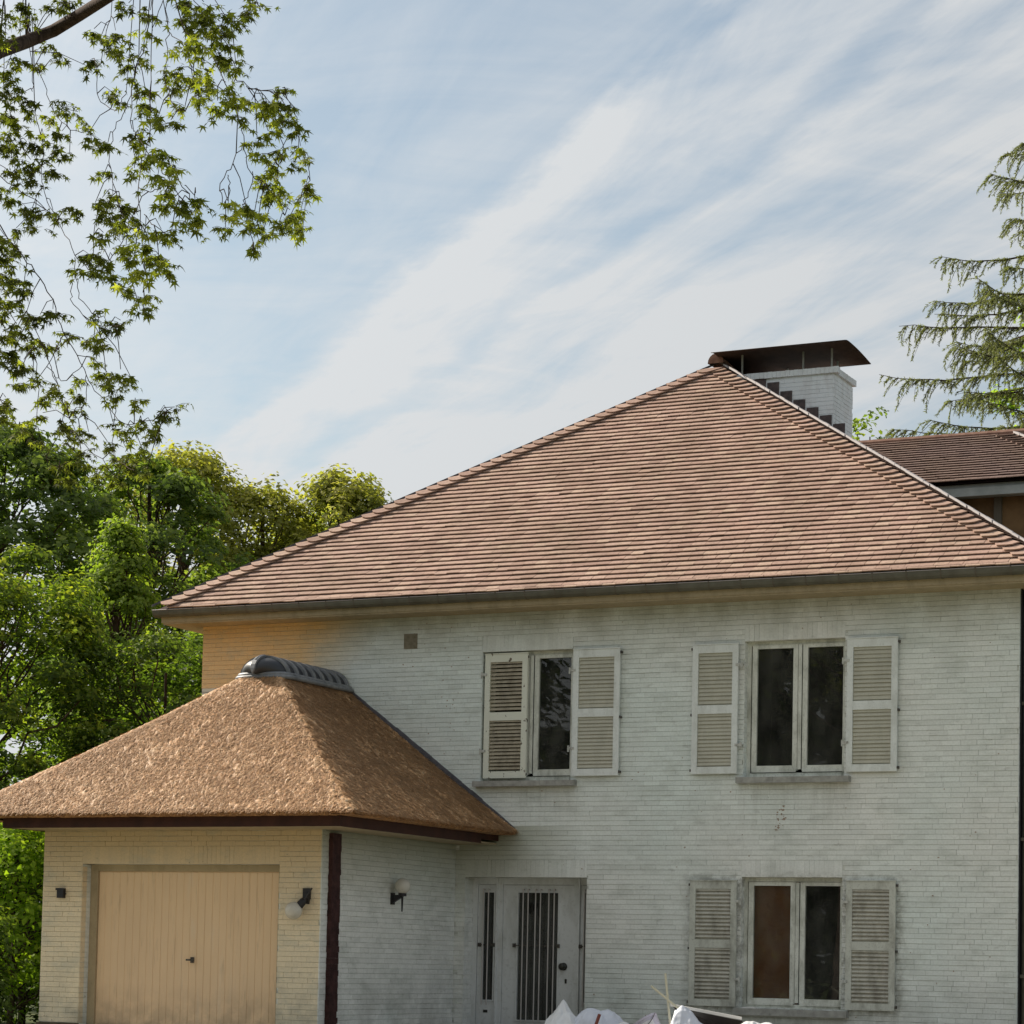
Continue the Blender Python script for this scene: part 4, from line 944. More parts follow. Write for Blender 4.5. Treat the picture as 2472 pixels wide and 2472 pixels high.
crumple('rubbish_bag', (9.26, -3.0), (.34, .3), [(9.18, -3.0, .285, 2.0, 1.8), (9.36, -3.0, .27, 2.2, 1.8)], 'bag', 'flat topped white bag below the window sill, rightmost of the heap', 41, GB)
crumple('rubbish_bag', (8.1, -2.55), (.42, .34), [(8.0, -2.55, .17, 1.3, 1.6), (8.3, -2.5, .15, 1.3, 1.6)], 'bag', 'white bag at the bottom of the heap behind the bucket', 51, GB)
o = empty('plastic_bucket', (8.08, -3.05, .05)); tag(o, 'tipped white plastic bucket with a lilac rim on the rubbish heap', 'bucket'); o.rotation_euler = (0, radians(-32), 0)
q = MB(); k = 28
for i in range(k):
    a0, a1 = 2*pi*i/k, 2*pi*(i+1)/k
    for (r0, z0, r1, z1) in ((.115, 0, .135, .22), (.135, .22, .142, .222), (.142, .222, .142, .245), (.142, .245, .132, .246), (.132, .246, .112, .01)):
        q.add([(r0*cos(a0), r0*sin(a0), z0), (r0*cos(a1), r0*sin(a1), z0), (r1*cos(a1), r1*sin(a1), z1), (r1*cos(a0), r1*sin(a0), z1)], [(0, 1, 2, 3)])
q.add([(.113*cos(2*pi*i/k), .113*sin(2*pi*i/k), .005) for i in range(k)], [tuple(range(k))])
b_ = obj('body', q, M['bucket'], o, smooth=False)
q = MB()
for i in range(9):
    a0, a1 = radians(215+i*12), radians(215+(i+1)*12); q.add([(.1225*cos(a0), .1225*sin(a0), .05), (.1225*cos(a1), .1225*sin(a1), .05), (.1355*cos(a1), .1355*sin(a1), .19), (.1355*cos(a0), .1355*sin(a0), .19)], [(0, 1, 2, 3)])
obj('label_sticker', q, M['lab'], o)
q = MB(); q.tube([(.143*cos(radians(a)), .143*sin(radians(a)), .235-.10*sin(radians((a-170)*1.0))) for a in range(170, 351, 12)], .004, 6); obj('handle', q, M['iron'], o)
o = obj('wooden_batten', MB().tube([(8.165, -3.0, .77), (8.27, -3.0, -.10)], .014, 4), M['stick']); tag(o, 'pale upright batten sticking out of the heap', 'batten', 'thin battens in the heap')
o = obj('wooden_batten', MB().tube([(8.02, -3.05, .625), (8.66, -2.95, .13)], .014, 4), M['stick']); tag(o, 'pale slanting batten crossing in front of the upright one', 'batten', 'thin battens in the heap')
o = obj('painted_stick', MB().tube([(7.50, -3.28, .30), (7.40, -3.28, .02)], .02, 6), M['red']); tag(o, 'short dark red stick poking from a white bag', 'stick')
r = empty('black_board', (8.75, -2.75, .2)); tag(r, 'black board with a thin white edge lying under the lower window', 'board')
rel(obj('panel', MB().add([(8.22, -2.9, .40), (9.03, -2.9, .27), (9.2, -2.5, .02), (8.5, -2.5, -.05), (8.22, -2.88, .40), (9.03, -2.88, .27), (9.2, -2.48, .02), (8.5, -2.48, -.05)], [(0, 1, 2, 3), (4, 7, 6, 5), (0, 4, 5, 1), (1, 5, 6, 2), (2, 6, 7, 3), (3, 7, 4, 0)]), M['board']), r)
rel(obj('edge_strip', MB().obox((8.20, -2.93, .405), (.84, 0, -.125), (0, .028, 0), (0, 0, .03)), M['edge']), r)
o = obj('paper_scrap', MB().prism([(0, 0), (.17, -.008), (.175, .05), (.02, .07)], (8.0, -.09, .358), (1, 0, 0), (0, 1, .05), (0, 0, 1), .012), M['edge']); tag(o, 'small white offcut lying on the lower window sill', 'offcut')

# ------------------------------------------------------------------ vegetation
def frames(n, normals):
    t = RNG.normal(size=(n, 3)); N_ = normals/np.linalg.norm(normals, axis=1)[:, None]
    T = t-N_*np.sum(t*N_, 1)[:, None]; T /= np.linalg.norm(T, axis=1)[:, None]; return T, np.cross(N_, T), N_
def leaf_mesh(name, P, size, normals, kind='diamond', along=None, vary=None, fold=.25):
    """P (n,3) leaf bases"""
    n = len(P); T, B, N_ = frames(n, normals)
    if along is not None:
        T = along/np.linalg.norm(along, axis=1)[:, None]; B = np.cross(N_, T); B /= np.linalg.norm(B, axis=1)[:, None]; N_ = np.cross(T, B)
    size = np.broadcast_to(size, (n,)) if np.ndim(size) else np.full(n, size)
    s = (size*RNG.uniform(.7, 1.25, n))[:, None]
    if kind == 'diamond':
        a = P; c = P+T*s; m = P+T*s*.5; w = RNG.uniform(.26, .38, n)[:, None]; up = N_*s*fold*.4
        V = np.stack([a, m-B*s*w+up, c-N_*s*.08, m+B*s*w+up], 1).reshape(-1, 3); i = 4*np.arange(n)[:, None]
        F = np.concatenate([i+[0, 1, 2], i+[0, 2, 3]], 1).reshape(-1, 3); k = 2
    elif kind == 'needle':
        w = .16; V = np.stack([P-B*s*w*.4, P+B*s*w*.5, P+T*s, P+T*s*.5-B*s*w], 1).reshape(-1, 3); i = 4*np.arange(n)[:, None]
        F = np.concatenate([i+[0, 1, 2], i+[0, 2, 3]], 1).reshape(-1, 3); k = 2
    elif kind == 'spray':   # forked leaf spray: five pointed leaflets on a stalk, drooping
        V = []; 
        tips = [(-.9, .42), (-.45, .85), (0, 1.05), (.45, .85), (.9, .42)]; rows = [P]
        for (b, t) in tips:
            rows += [P+T*s*(t*.45)+B*s*(b*.45-.10*np.sign(t)*1.0)+N_*s*.10, P+T*s*t+B*s*b-N_*s*.15, P+T*s*(t*.45)+B*s*(b*.45+.12)+N_*s*.04]
        V = np.stack(rows, 1).reshape(-1, 3); K = len(rows); i = K*np.arange(n)[:, None]; fs = []
        for q in range(5): o_ = 1+3*q; fs += [i+[0, o_, o_+1], i+[0, o_+1, o_+2]]
        F = np.concatenate(fs, 1).reshape(-1, 3); k = 10
    else:   # maple: five-lobed star, slightly cupped
        pts = []; R_ = [1.0, .30, .86, .28, .60, .16]; A_ = [0, 22, 50, 76, 104, 140]
        full = [(a, r) for a, r in zip(A_, R_)]; full = [(a, r) for a, r in full]+[(180, .12)]+[(-a, r) for a, r in reversed(full[1:])]
        rows = [P+T*s*.15]
        for a, r in full:
            ca, sa = cos(radians(a)), sin(radians(a)); rows.append(P+T*s*(.15+r*ca*.85)+B*s*r*sa*.85-N_*s*(.28*r*r)+N_*s*.0)
        V = np.stack(rows, 1).reshape(-1, 3); K = len(rows); i = K*np.arange(n)[:, None]; m = len(full)
        F = np.concatenate([i+[0, 1+q, 1+(q+1) % m] for q in range(m)], 1).reshape(-1, 3); k = m
    v = RNG.beta(2, 2.2, n) if vary is None else np.clip(vary, 0, 1)
    return np_mesh(name, V, F, np.repeat(v, k))
def limb(mb, a, b, r0, r1, sag=.0, n=5, seg=6, jit=.12):
    a = Vector(a); b = Vector(b); L_ = (b-a).length; pts = []; rs = []
    for i in range(n+1):
        t = i/n; p = a.lerp(b, t); p.z += sag*L_*sin(pi*t)
        if 0 < i < n: p += Vector((random.gauss(0, 1), random.gauss(0, 1), random.gauss(0, .6)))*jit*L_/n
        pts.append(p); rs.append(r0+(r1-r0)*t)
    mb.tube(pts, rs, seg); return pts
def tree(name, label, cat, base, height, crown0, rad, nclump, nleaf, lsize, m, group=None, prof='oval', csize=.75, trunk_r=None, lean=(0, 0), kind='diamond', flat=.55, fill=.35, light=.25, tone=0.):
    r = empty(name, base); tag(r, label, cat, group); bx, by, bz = base; top = bz+height
    tr = trunk_r or height*.018
    mb = MB(); T = Vector((bx+lean[0], by+lean[1], top-.5)); tp = limb(mb, base, T, tr, tr*.18, 0, 8, 8, .03); rel(obj('trunk', mb, M['bark']), r)
    mb = MB(); C_ = []; z0 = bz+crown0
    for i in range(nclump):
        t = random.random()**.85; z = z0+(top-z0)*t
        if prof == 'oval': R_ = rad*sqrt(max(.02, 1-(2*t-.9)**2/1.25))
        elif prof == 'cone': R_ = rad*(1.02-t)**.75
        else: R_ = rad*(1-.35*t**3)
        a = random.uniform(0, 2*pi); q = (fill+(1-fill)*sqrt(random.random()))*(R_-.25*csize)
        c = Vector((bx+lean[0]*t+q*cos(a), by+lean[1]*t+q*sin(a), z)); C_.append((c, a, t))
        if i % 2 == 0 and i < 160:
            tz = max(.15, min(.95, (z-bz)/height-.16)); s = Vector(base).lerp(T, tz); limb(mb, s, c, tr*.30*(1-.6*t), .012, .04, 4, 5, .25)
    rel(obj('branches', mb, M['bark']), r)
    P = []; Nn = []; vy = []
    per = max(3, nleaf//nclump)
    for c, a, t in C_:
        sc = csize*random.uniform(.6, 1.25); n_ = int(per*random.uniform(.6, 1.4)); tone_ = random.gauss(0, .09)
        g = RNG.normal(0, 1, (n_, 3)); g /= np.linalg.norm(g, axis=1)[:, None]; rr = RNG.random((n_, 1))**.45
        off = g*rr*np.array([sc, sc, sc*flat]); off[:, 2] -= .18*np.abs(off[:, 0]+off[:, 1])
        P.append(np.array(c)+off); Nn.append(np.stack([g[:, 0]*.7+cos(a)*.4, g[:, 1]*.7+sin(a)*.4, np.abs(g[:, 2])+.55], 1)+RNG.normal(0, .35, (n_, 3)))
        vy.append(RNG.normal(.38+tone+tone_, .15, n_)+light*(g[:, 2]*rr[:, 0])*.8+.12*(t-.4))  # upper leaves of each clump tinted lighter, as if sunlit
    P = np.concatenate(P); Nn = np.concatenate(Nn); vy = np.concatenate(vy)
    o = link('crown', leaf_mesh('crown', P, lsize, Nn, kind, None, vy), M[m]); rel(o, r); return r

BGG = 'tall trees behind the garage'
# far trio, tops tinted lighter as if sunlit
tree('broadleaf_tree', 'tall airy tree with yellow green top, highest of the far trees behind the garage', 'tree', (-15.9, 23.3, -.3), 13.9, 3.6, 2.8, 270, 25000, .155, 'leaf_y', BGG, csize=.50, flat=1.0, light=.4)
tree('broadleaf_tree', 'rounded yellow green tree just left of the main roof eave', 'tree', (-14.2, 24.4, -.3), 13.0, 3.6, 2.3, 220, 20000, .155, 'leaf_y', BGG, csize=.48, flat=1.0, light=.4)
tree('broadleaf_tree', 'yellow green tree rising over the left hip of the tiled roof', 'tree', (-12.5, 25.6, -.3), 13.5, 3.6, 2.6, 220, 21000, .155, 'leaf_y', BGG, csize=.46, flat=1.0, light=.4)
tree('broadleaf_tree', 'thin darker tree seen in the gap between the far yellow trees', 'tree', (-14.6, 28.5, -.3), 13.4, 3.0, 3.4, 170, 15000, .16, 'leaf_h', BGG, csize=.75, tone=.1)
tree('broadleaf_tree', 'dark green tall tree at the left edge behind the hanging maple branches', 'tree', (-12.4, 11.2, -.3), 11.7, 2.6, 3.5, 320, 34000, .16, 'leaf_d', BGG, csize=.55, light=.2)
tree('broadleaf_tree', 'dark green bushy tree between the left edge tree and the far yellow trees', 'tree', (-11.6, 15.5, -.3), 11.8, 2.6, 2.8, 240, 23000, .16, 'leaf_d', BGG, csize=.52, tone=.05, light=.25)
tree('young_tree', 'bright green pointed young tree in front of the dark trees', 'tree', (-5.9, 6.4, -.3), 8.6, 1.6, 2.3, 200, 20000, .10, 'leaf_b', BGG, prof='cone', csize=.42, flat=.38, light=.3)
tree('young_tree', 'bright green low spreading tree beside the left end of the roof gutter', 'tree', (-5.2, 9.4, -.3), 7.6, 1.2, 2.1, 170, 18000, .10, 'leaf_b', BGG, csize=.42, flat=.4, light=.25, tone=-.08)
tree('tall_shrub', 'large yellow tipped shrub at the left edge above the thatch', 'shrub', (-4.6, 1.2, -.3), 7.1, .4, 2.1, 210, 36000, .10, 'leaf_h', 'big shrubs left of the garage', prof='col', csize=.5, light=.45, fill=.3, tone=.02)
tree('tall_shrub', 'dark feathery shrub whose foot disappears behind the thatched roof', 'shrub', (-2.75, 3.2, -.3), 6.0, .4, 1.95, 200, 34000, .10, 'leaf_h', 'big shrubs left of the garage', prof='col', csize=.48, light=.35, fill=.3, tone=-.12)
tree('tall_shrub', 'green shrub touching the upper corner of the house wall', 'shrub', (-2.5, 5.6, -.3), 6.5, .4, 1.9, 180, 30000, .10, 'leaf_b', 'big shrubs left of the garage', prof='col', csize=.5, light=.3, fill=.3, tone=-.22)
tree('garden_bush', 'sunlit lime green bush left of the garage wall below the thatch', 'bush', (-1.9, -1.5, -.3), 2.85, .5, 1.05, 95, 8000, .10, 'leaf_l', 'bushes beside the garage wall', csize=.4, light=.4)
tree('garden_bush', 'dark glossy bush at the lower left corner beside the garage', 'bush', (-1.55, -3.2, -.3), 1.75, .1, .85, 90, 6500, .095, 'leaf_h', 'bushes beside the garage wall', prof='col', csize=.4, light=.2, tone=-.1)
tree('garden_bush', 'large dark bush behind the lime green one', 'bush', (-3.3, .6, -.3), 3.3, .1, 1.5, 110, 8000, .10, 'leaf_h', 'bushes beside the garage wall', prof='col', csize=.5, light=.2, tone=-.1)
tree('sapling', 'thin light green sapling top just right of the chimney', 'tree', (3.95, 17.6, -.3), 12.15, 9.6, 1.05, 26, 900, .12, 'leaf_b', None, csize=.3, light=.3, tone=.1, trunk_r=.07)
tree('broadleaf_tree', 'lime green broadleaf tree growing among the spruce branches', 'tree', (6.75, 20.4, -.3), 14.9, 9.0, 1.1, 40, 2200, .15, 'leaf_l', None, csize=.42, light=.4, trunk_r=.12)

def spruce(base, height, rad, z_from, n_wh, label):
    r = empty('spruce', base); tag(r, label, 'spruce'); mb = MB(); mb.tube([base, (base[0], base[1], base[2]+height)], [.22, .02], 8); rel(obj('trunk', mb, M['bark']), r)
    br = MB(); P = []; A = []; 
    for w_ in range(n_wh):
        t = w_/n_wh; z = z_from+(base[2]+height-z_from)*t; R_ = min(3.4, .57*(base[2]+height-z)+.10)
        for k in range(8):
            if random.random() < .10: continue
            a = w_*1.3+k*pi/4+random.uniform(-.3, .3); L_ = R_*random.uniform(.6, 1.12); sg = random.uniform(.18, .5); n = 12; pts = []; zz = z+random.uniform(-.25, .25)
            for i in range(n+1):
                s = i/n; pts.append(Vector((base[0]+cos(a)*L_*s, base[1]+sin(a)*L_*s, zz+L_*(.10*s-sg*s*s+(sg-.08)*s**3.2)+random.gauss(0, .012))))
            br.tube(pts, [.028*(1-i/n)+.005 for i in range(n+1)], 4)
            ns = int(L_*21)
            for j in range(ns):
                s = random.uniform(.10, 1)**.8; f = s*n; i = min(n-1, int(f)); p = pts[i].lerp(pts[i+1], f-i); side = random.uniform(-1, 1)
                out = Vector((-sin(a)*side+cos(a)*.5, cos(a)*side+sin(a)*.5, 0)).normalized()
                l2 = random.uniform(.05, .36)*(.5+.6*s)*(1 if random.random() < .85 else 1.9); m_ = int(l2/.032)+2; q0 = p; dirv = out*.8+Vector((random.gauss(0, .25), random.gauss(0, .25), random.uniform(-.5, .25)))
                tw = [p]
                for u in range(m_):
                    dirv = (dirv+Vector((random.gauss(0, .12), random.gauss(0, .12), -.13))).normalized(); q1 = q0+dirv*.034
                    for h in range(5): P.append(tuple(q0.lerp(q1, random.random()))); A.append(tuple(dirv*1.0+Vector((random.gauss(0, .55), random.gauss(0, .55), random.gauss(0, .5)))))
                    q0 = q1
                br.tube([p, p.lerp(q0, .5)+out*.03, q0], [.006, .004, .002], 3, cap=False)
    rel(obj('branches', br, M['bark']), r)
    P = np.array(P); A = np.array(A); Nn = RNG.normal(size=P.shape)+np.array([0, 0, .4])
    o = link('needles', leaf_mesh('needles', P, .060, Nn, 'needle', A), M['needle']); rel(o, r); return r
spruce((8.55, 15.8, -.3), 18.3, 3.95, 8.6, 25, 'tall sparse spruce with drooping sprays at the right edge')

def woods():
    P = []; Nn = []; vy = []
    for i in range(900):
        x = random.uniform(-110, 90); y = random.uniform(38, 62)+.0*x; h = 6.5+1.6*sin(x*.21)+1.1*sin(x*.57+1); z = h*random.random()**.6-.3; n = 34; r_ = 1.5
        g = RNG.normal(0, 1, (n, 3)); g /= np.linalg.norm(g, axis=1)[:, None]; P.append(np.array((x, y, z))+g*r_*RNG.random((n, 1))**.4); Nn.append(g+np.array((0, -.3, .5))); vy.append(RNG.normal(.35, .15, n)+.2*g[:, 2])
    tag(link('distant_woods', leaf_mesh('distant_woods', np.concatenate(P), .55, np.concatenate(Nn), 'diamond', None, np.concatenate(vy)), M['leaf_d']), 'low dark belt of far woods showing between the trees', 'woods', None, 'stuff')
woods()

# the maple overhead, left
CLUMPS=[(6.15,-12.63,8.49,0.08),(5.72,-11.84,8.86,0.10),(5.70,-11.77,8.78,0.08),(5.64,-11.28,9.11,0.13),(5.73,-11.25,9.13,0.08),(6.04,-12.48,8.33,0.09),(5.79,-12.00,8.33,0.10),(5.36,-11.59,8.42,0.10),(5.61,-11.83,8.14,0.15),(5.54,-11.55,8.12,0.15),(5.22,-11.39,8.15,0.13),(5.49,-11.59,7.93,0.13),(5.42,-11.59,7.75,0.13),(5.58,-11.55,7.74,0.15),(5.63,-11.49,7.61,0.13),(6.02,-12.39,7.22,0.10),(5.74,-11.70,7.39,0.10),(5.78,-12.06,7.14,0.08),(5.43,-11.06,8.83,0.08),(5.37,-10.82,8.83,0.06),(5.26,-11.05,8.69,0.06),(5.91,-11.48,8.09,0.09),(5.82,-11.16,8.14,0.07),(5.50,-11.07,8.19,0.06),(5.89,-11.47,7.86,0.07),(6.68,-12.17,7.52,0.06),(6.38,-11.70,7.63,0.04),(5.57,-11.31,7.94,0.05),(5.67,-11.25,7.82,0.08),(5.88,-11.34,7.71,0.07),(5.84,-11.48,7.54,0.06),(5.86,-11.81,7.07,0.10),(6.11,-12.28,6.95,0.08),(6.13,-11.88,7.02,0.07),(6.60,-12.29,6.87,0.07),(5.98,-11.92,6.91,0.08),(6.01,-12.21,6.80,0.04),(6.37,-11.72,8.60,0.06),(6.53,-11.83,8.47,0.09),(6.84,-12.07,8.38,0.08),(6.51,-11.56,8.45,0.08),(7.16,-12.33,8.00,0.08),(7.34,-12.43,7.98,0.07),(7.58,-12.71,8.04,0.07),(7.56,-12.62,8.23,0.09),(7.11,-12.28,8.49,0.08),(7.44,-12.64,7.74,0.05),(6.02,-11.26,8.55,0.06),(5.90,-11.18,8.55,0.04),(6.53,-11.66,8.07,0.03),(6.97,-12.17,7.76,0.04),(7.51,-12.59,7.64,0.07),(7.58,-12.72,7.48,0.07),(7.82,-12.96,7.29,0.07),(8.27,-13.50,7.00,0.07),(8.86,-14.20,6.68,0.05),(7.58,-12.82,7.21,0.04),(8.53,-13.54,7.04,0.05),(8.21,-13.22,7.35,0.05),(8.16,-12.98,8.00,0.13),(8.17,-12.79,8.12,0.13),(8.52,-13.17,7.84,0.13),(8.24,-12.58,8.01,0.10),(8.40,-13.08,7.77,0.13),(8.44,-13.43,7.55,0.09),(8.72,-13.67,7.41,0.11),(8.43,-12.90,7.66,0.11),(8.40,-12.67,7.66,0.09),(8.61,-13.78,7.21,0.10),(8.50,-13.41,7.29,0.10),(8.82,-13.67,7.18,0.13),(9.04,-13.79,7.04,0.10),(8.97,-14.02,6.90,0.06),(8.85,-13.60,7.00,0.09),(8.75,-13.27,7.14,0.07),(9.24,-13.93,6.76,0.05),(8.13,-13.21,7.45,0.05),(8.57,-12.98,7.90,0.08),(8.09,-12.05,8.36,0.06),(8.17,-12.02,8.42,0.06),(7.88,-11.65,8.65,0.05),(7.86,-12.59,8.32,0.08),(8.50,-12.95,7.73,0.10),(8.54,-12.65,7.38,0.05),(8.81,-12.93,7.26,0.06),(8.89,-12.94,7.21,0.06),(8.43,-12.03,7.71,0.04),(8.79,-12.59,7.36,0.07),(8.67,-12.27,7.44,0.05),(8.78,-12.79,7.21,0.06),(8.60,-12.34,7.32,0.06),(8.72,-12.34,7.32,0.05),(8.78,-12.39,7.22,0.05),(8.73,-12.86,6.99,0.07),(8.89,-12.96,7.00,0.04),(8.42,-12.00,7.21,0.07),(8.67,-12.68,6.93,0.07),(8.56,-11.94,7.24,0.06),(8.44,-11.61,7.27,0.04),(8.49,-11.91,7.13,0.05),(8.63,-12.42,6.95,0.06),(8.29,-11.39,7.15,0.05),(8.24,-11.27,7.13,0.04),(8.70,-12.60,6.82,0.08),(8.65,-12.66,6.71,0.07),(8.65,-12.43,6.78,0.07),(8.55,-12.19,6.75,0.08),(8.61,-12.48,6.68,0.06),(8.47,-11.93,6.73,0.08),(8.36,-11.62,6.86,0.05),(8.03,-11.25,6.87,0.07),(8.04,-11.01,6.89,0.05),(8.39,-11.95,6.65,0.06),(9.17,-13.63,6.12,0.07),(8.78,-12.90,6.31,0.06),(8.81,-12.99,6.38,0.06),(9.25,-13.80,6.14,0.04),(8.60,-12.66,6.23,0.05),(8.53,-12.42,6.41,0.04),(9.48,-14.40,5.97,0.05),(9.13,-13.85,6.08,0.07),(9.19,-13.97,5.94,0.05),(8.05,-11.11,6.90,0.04),(7.13,-12.53,7.27,0.04),(7.90,-13.20,6.99,0.06),(8.27,-13.59,6.74,0.08),(9.05,-14.56,6.28,0.08),(9.19,-14.69,6.16,0.06),(8.22,-13.58,6.68,0.05),(7.82,-13.14,6.79,0.05),(7.34,-12.85,6.91,0.04),(8.80,-14.25,6.27,0.07),(9.02,-14.40,6.14,0.08),(9.25,-14.71,5.91,0.08),(9.30,-14.71,5.87,0.06),(9.03,-14.54,5.98,0.04),(9.41,-14.69,5.94,0.06),(9.24,-14.49,5.83,0.05),(9.44,-14.68,5.78,0.04),(9.18,-14.62,5.74,0.05),(8.80,-14.19,5.91,0.05),(7.59,-13.22,6.56,0.06),(7.58,-13.07,6.63,0.05),(7.77,-13.23,6.50,0.06),(7.26,-12.85,6.68,0.04),(7.65,-13.26,6.42,0.06),(7.79,-13.25,6.39,0.07),(8.48,-14.06,6.09,0.05),(8.39,-14.00,6.04,0.08),(8.66,-14.18,5.92,0.06),(7.41,-12.94,6.39,0.06),(8.07,-13.71,6.16,0.05),(8.26,-13.84,5.94,0.08),(8.65,-14.20,5.82,0.08),(8.52,-13.90,5.84,0.08),(8.86,-14.29,5.64,0.06),(8.73,-14.01,5.71,0.05),(7.66,-13.33,6.11,0.08),(7.77,-13.37,6.01,0.08),(7.70,-13.20,5.96,0.07),(7.05,-12.59,6.34,0.06),(8.37,-13.89,5.82,0.08),(8.69,-14.21,5.60,0.08),(8.34,-13.91,5.62,0.07),(8.35,-13.74,5.61,0.07),(8.67,-14.13,5.48,0.05),(8.06,-13.35,5.62,0.05),(7.08,-12.63,6.21,0.04),(7.19,-12.95,6.14,0.05),(7.32,-12.92,5.77,0.05),(7.57,-12.90,5.70,0.05),(7.36,-12.76,5.71,0.04),(6.23,-12.48,6.52,0.08),(6.48,-12.95,6.45,0.08),(6.76,-13.27,6.16,0.10),(6.72,-13.11,6.06,0.10),(6.41,-12.60,6.16,0.09),(6.81,-13.35,5.99,0.08),(6.82,-13.32,5.85,0.10),(6.87,-13.45,5.69,0.06),(6.64,-12.68,5.88,0.07),(6.71,-12.61,5.94,0.06),(6.36,-12.49,5.97,0.08),(6.89,-13.30,5.61,0.10),(7.09,-13.69,5.46,0.08),(6.25,-12.19,5.84,0.08),(6.32,-12.42,5.75,0.08),(6.22,-12.00,5.86,0.06),(6.73,-13.15,5.50,0.08),(6.46,-12.04,5.93,0.03),(6.63,-12.08,5.85,0.05),(7.21,-12.74,5.62,0.07),(7.08,-12.43,5.69,0.04),(6.68,-12.03,5.70,0.05),(6.38,-12.53,5.57,0.08),(6.59,-12.97,5.41,0.08),(6.43,-12.47,5.43,0.08),(6.53,-12.81,5.32,0.07),(6.64,-13.08,5.12,0.08),(6.56,-12.94,5.03,0.07),(6.00,-12.07,5.17,0.06),(5.91,-11.65,5.15,0.04),(5.96,-11.67,5.53,0.08),(6.50,-12.21,5.41,0.07),(5.93,-11.37,5.55,0.05),(6.36,-11.77,5.59,0.06),(6.13,-11.41,5.55,0.07),(6.10,-11.33,5.48,0.05),(5.75,-11.42,5.44,0.05),(7.01,-12.27,5.49,0.05),(7.62,-12.95,5.28,0.09),(7.38,-12.47,5.37,0.05),(7.14,-12.44,5.33,0.06),(7.16,-12.36,5.26,0.08),(7.38,-12.40,5.22,0.05),(7.50,-12.47,5.01,0.05),(7.95,-12.88,4.96,0.07),(7.87,-12.57,5.07,0.05),(7.66,-12.55,4.94,0.05),(7.91,-12.84,4.80,0.04),(6.11,-11.63,5.28,0.07),(5.80,-11.10,5.39,0.06),(5.91,-11.28,5.23,0.07),(5.92,-11.11,5.28,0.06),(6.35,-11.58,5.20,0.04),(6.20,-11.48,5.07,0.06),(6.80,-11.87,5.17,0.07),(6.43,-11.42,5.13,0.07),(7.30,-12.40,4.98,0.06),(6.61,-11.55,4.96,0.08),(6.88,-11.76,4.94,0.07),(7.29,-12.15,4.86,0.06),(7.08,-11.96,4.80,0.08),(7.89,-12.95,4.51,0.04),(5.61,-10.97,5.10,0.06),(5.91,-10.96,5.08,0.06),(6.61,-11.78,4.78,0.06),(6.98,-12.03,4.68,0.06),(5.86,-11.19,4.92,0.08),(6.14,-12.81,8.29,0.15),(5.85,-12.42,8.02,0.17),(5.80,-12.38,7.59,0.17),(5.87,-12.40,7.12,0.17),(6.82,-13.58,6.24,0.17),(7.18,-14.01,5.67,0.17),(7.28,-14.15,5.23,0.17),(7.00,-13.74,4.95,0.13),]
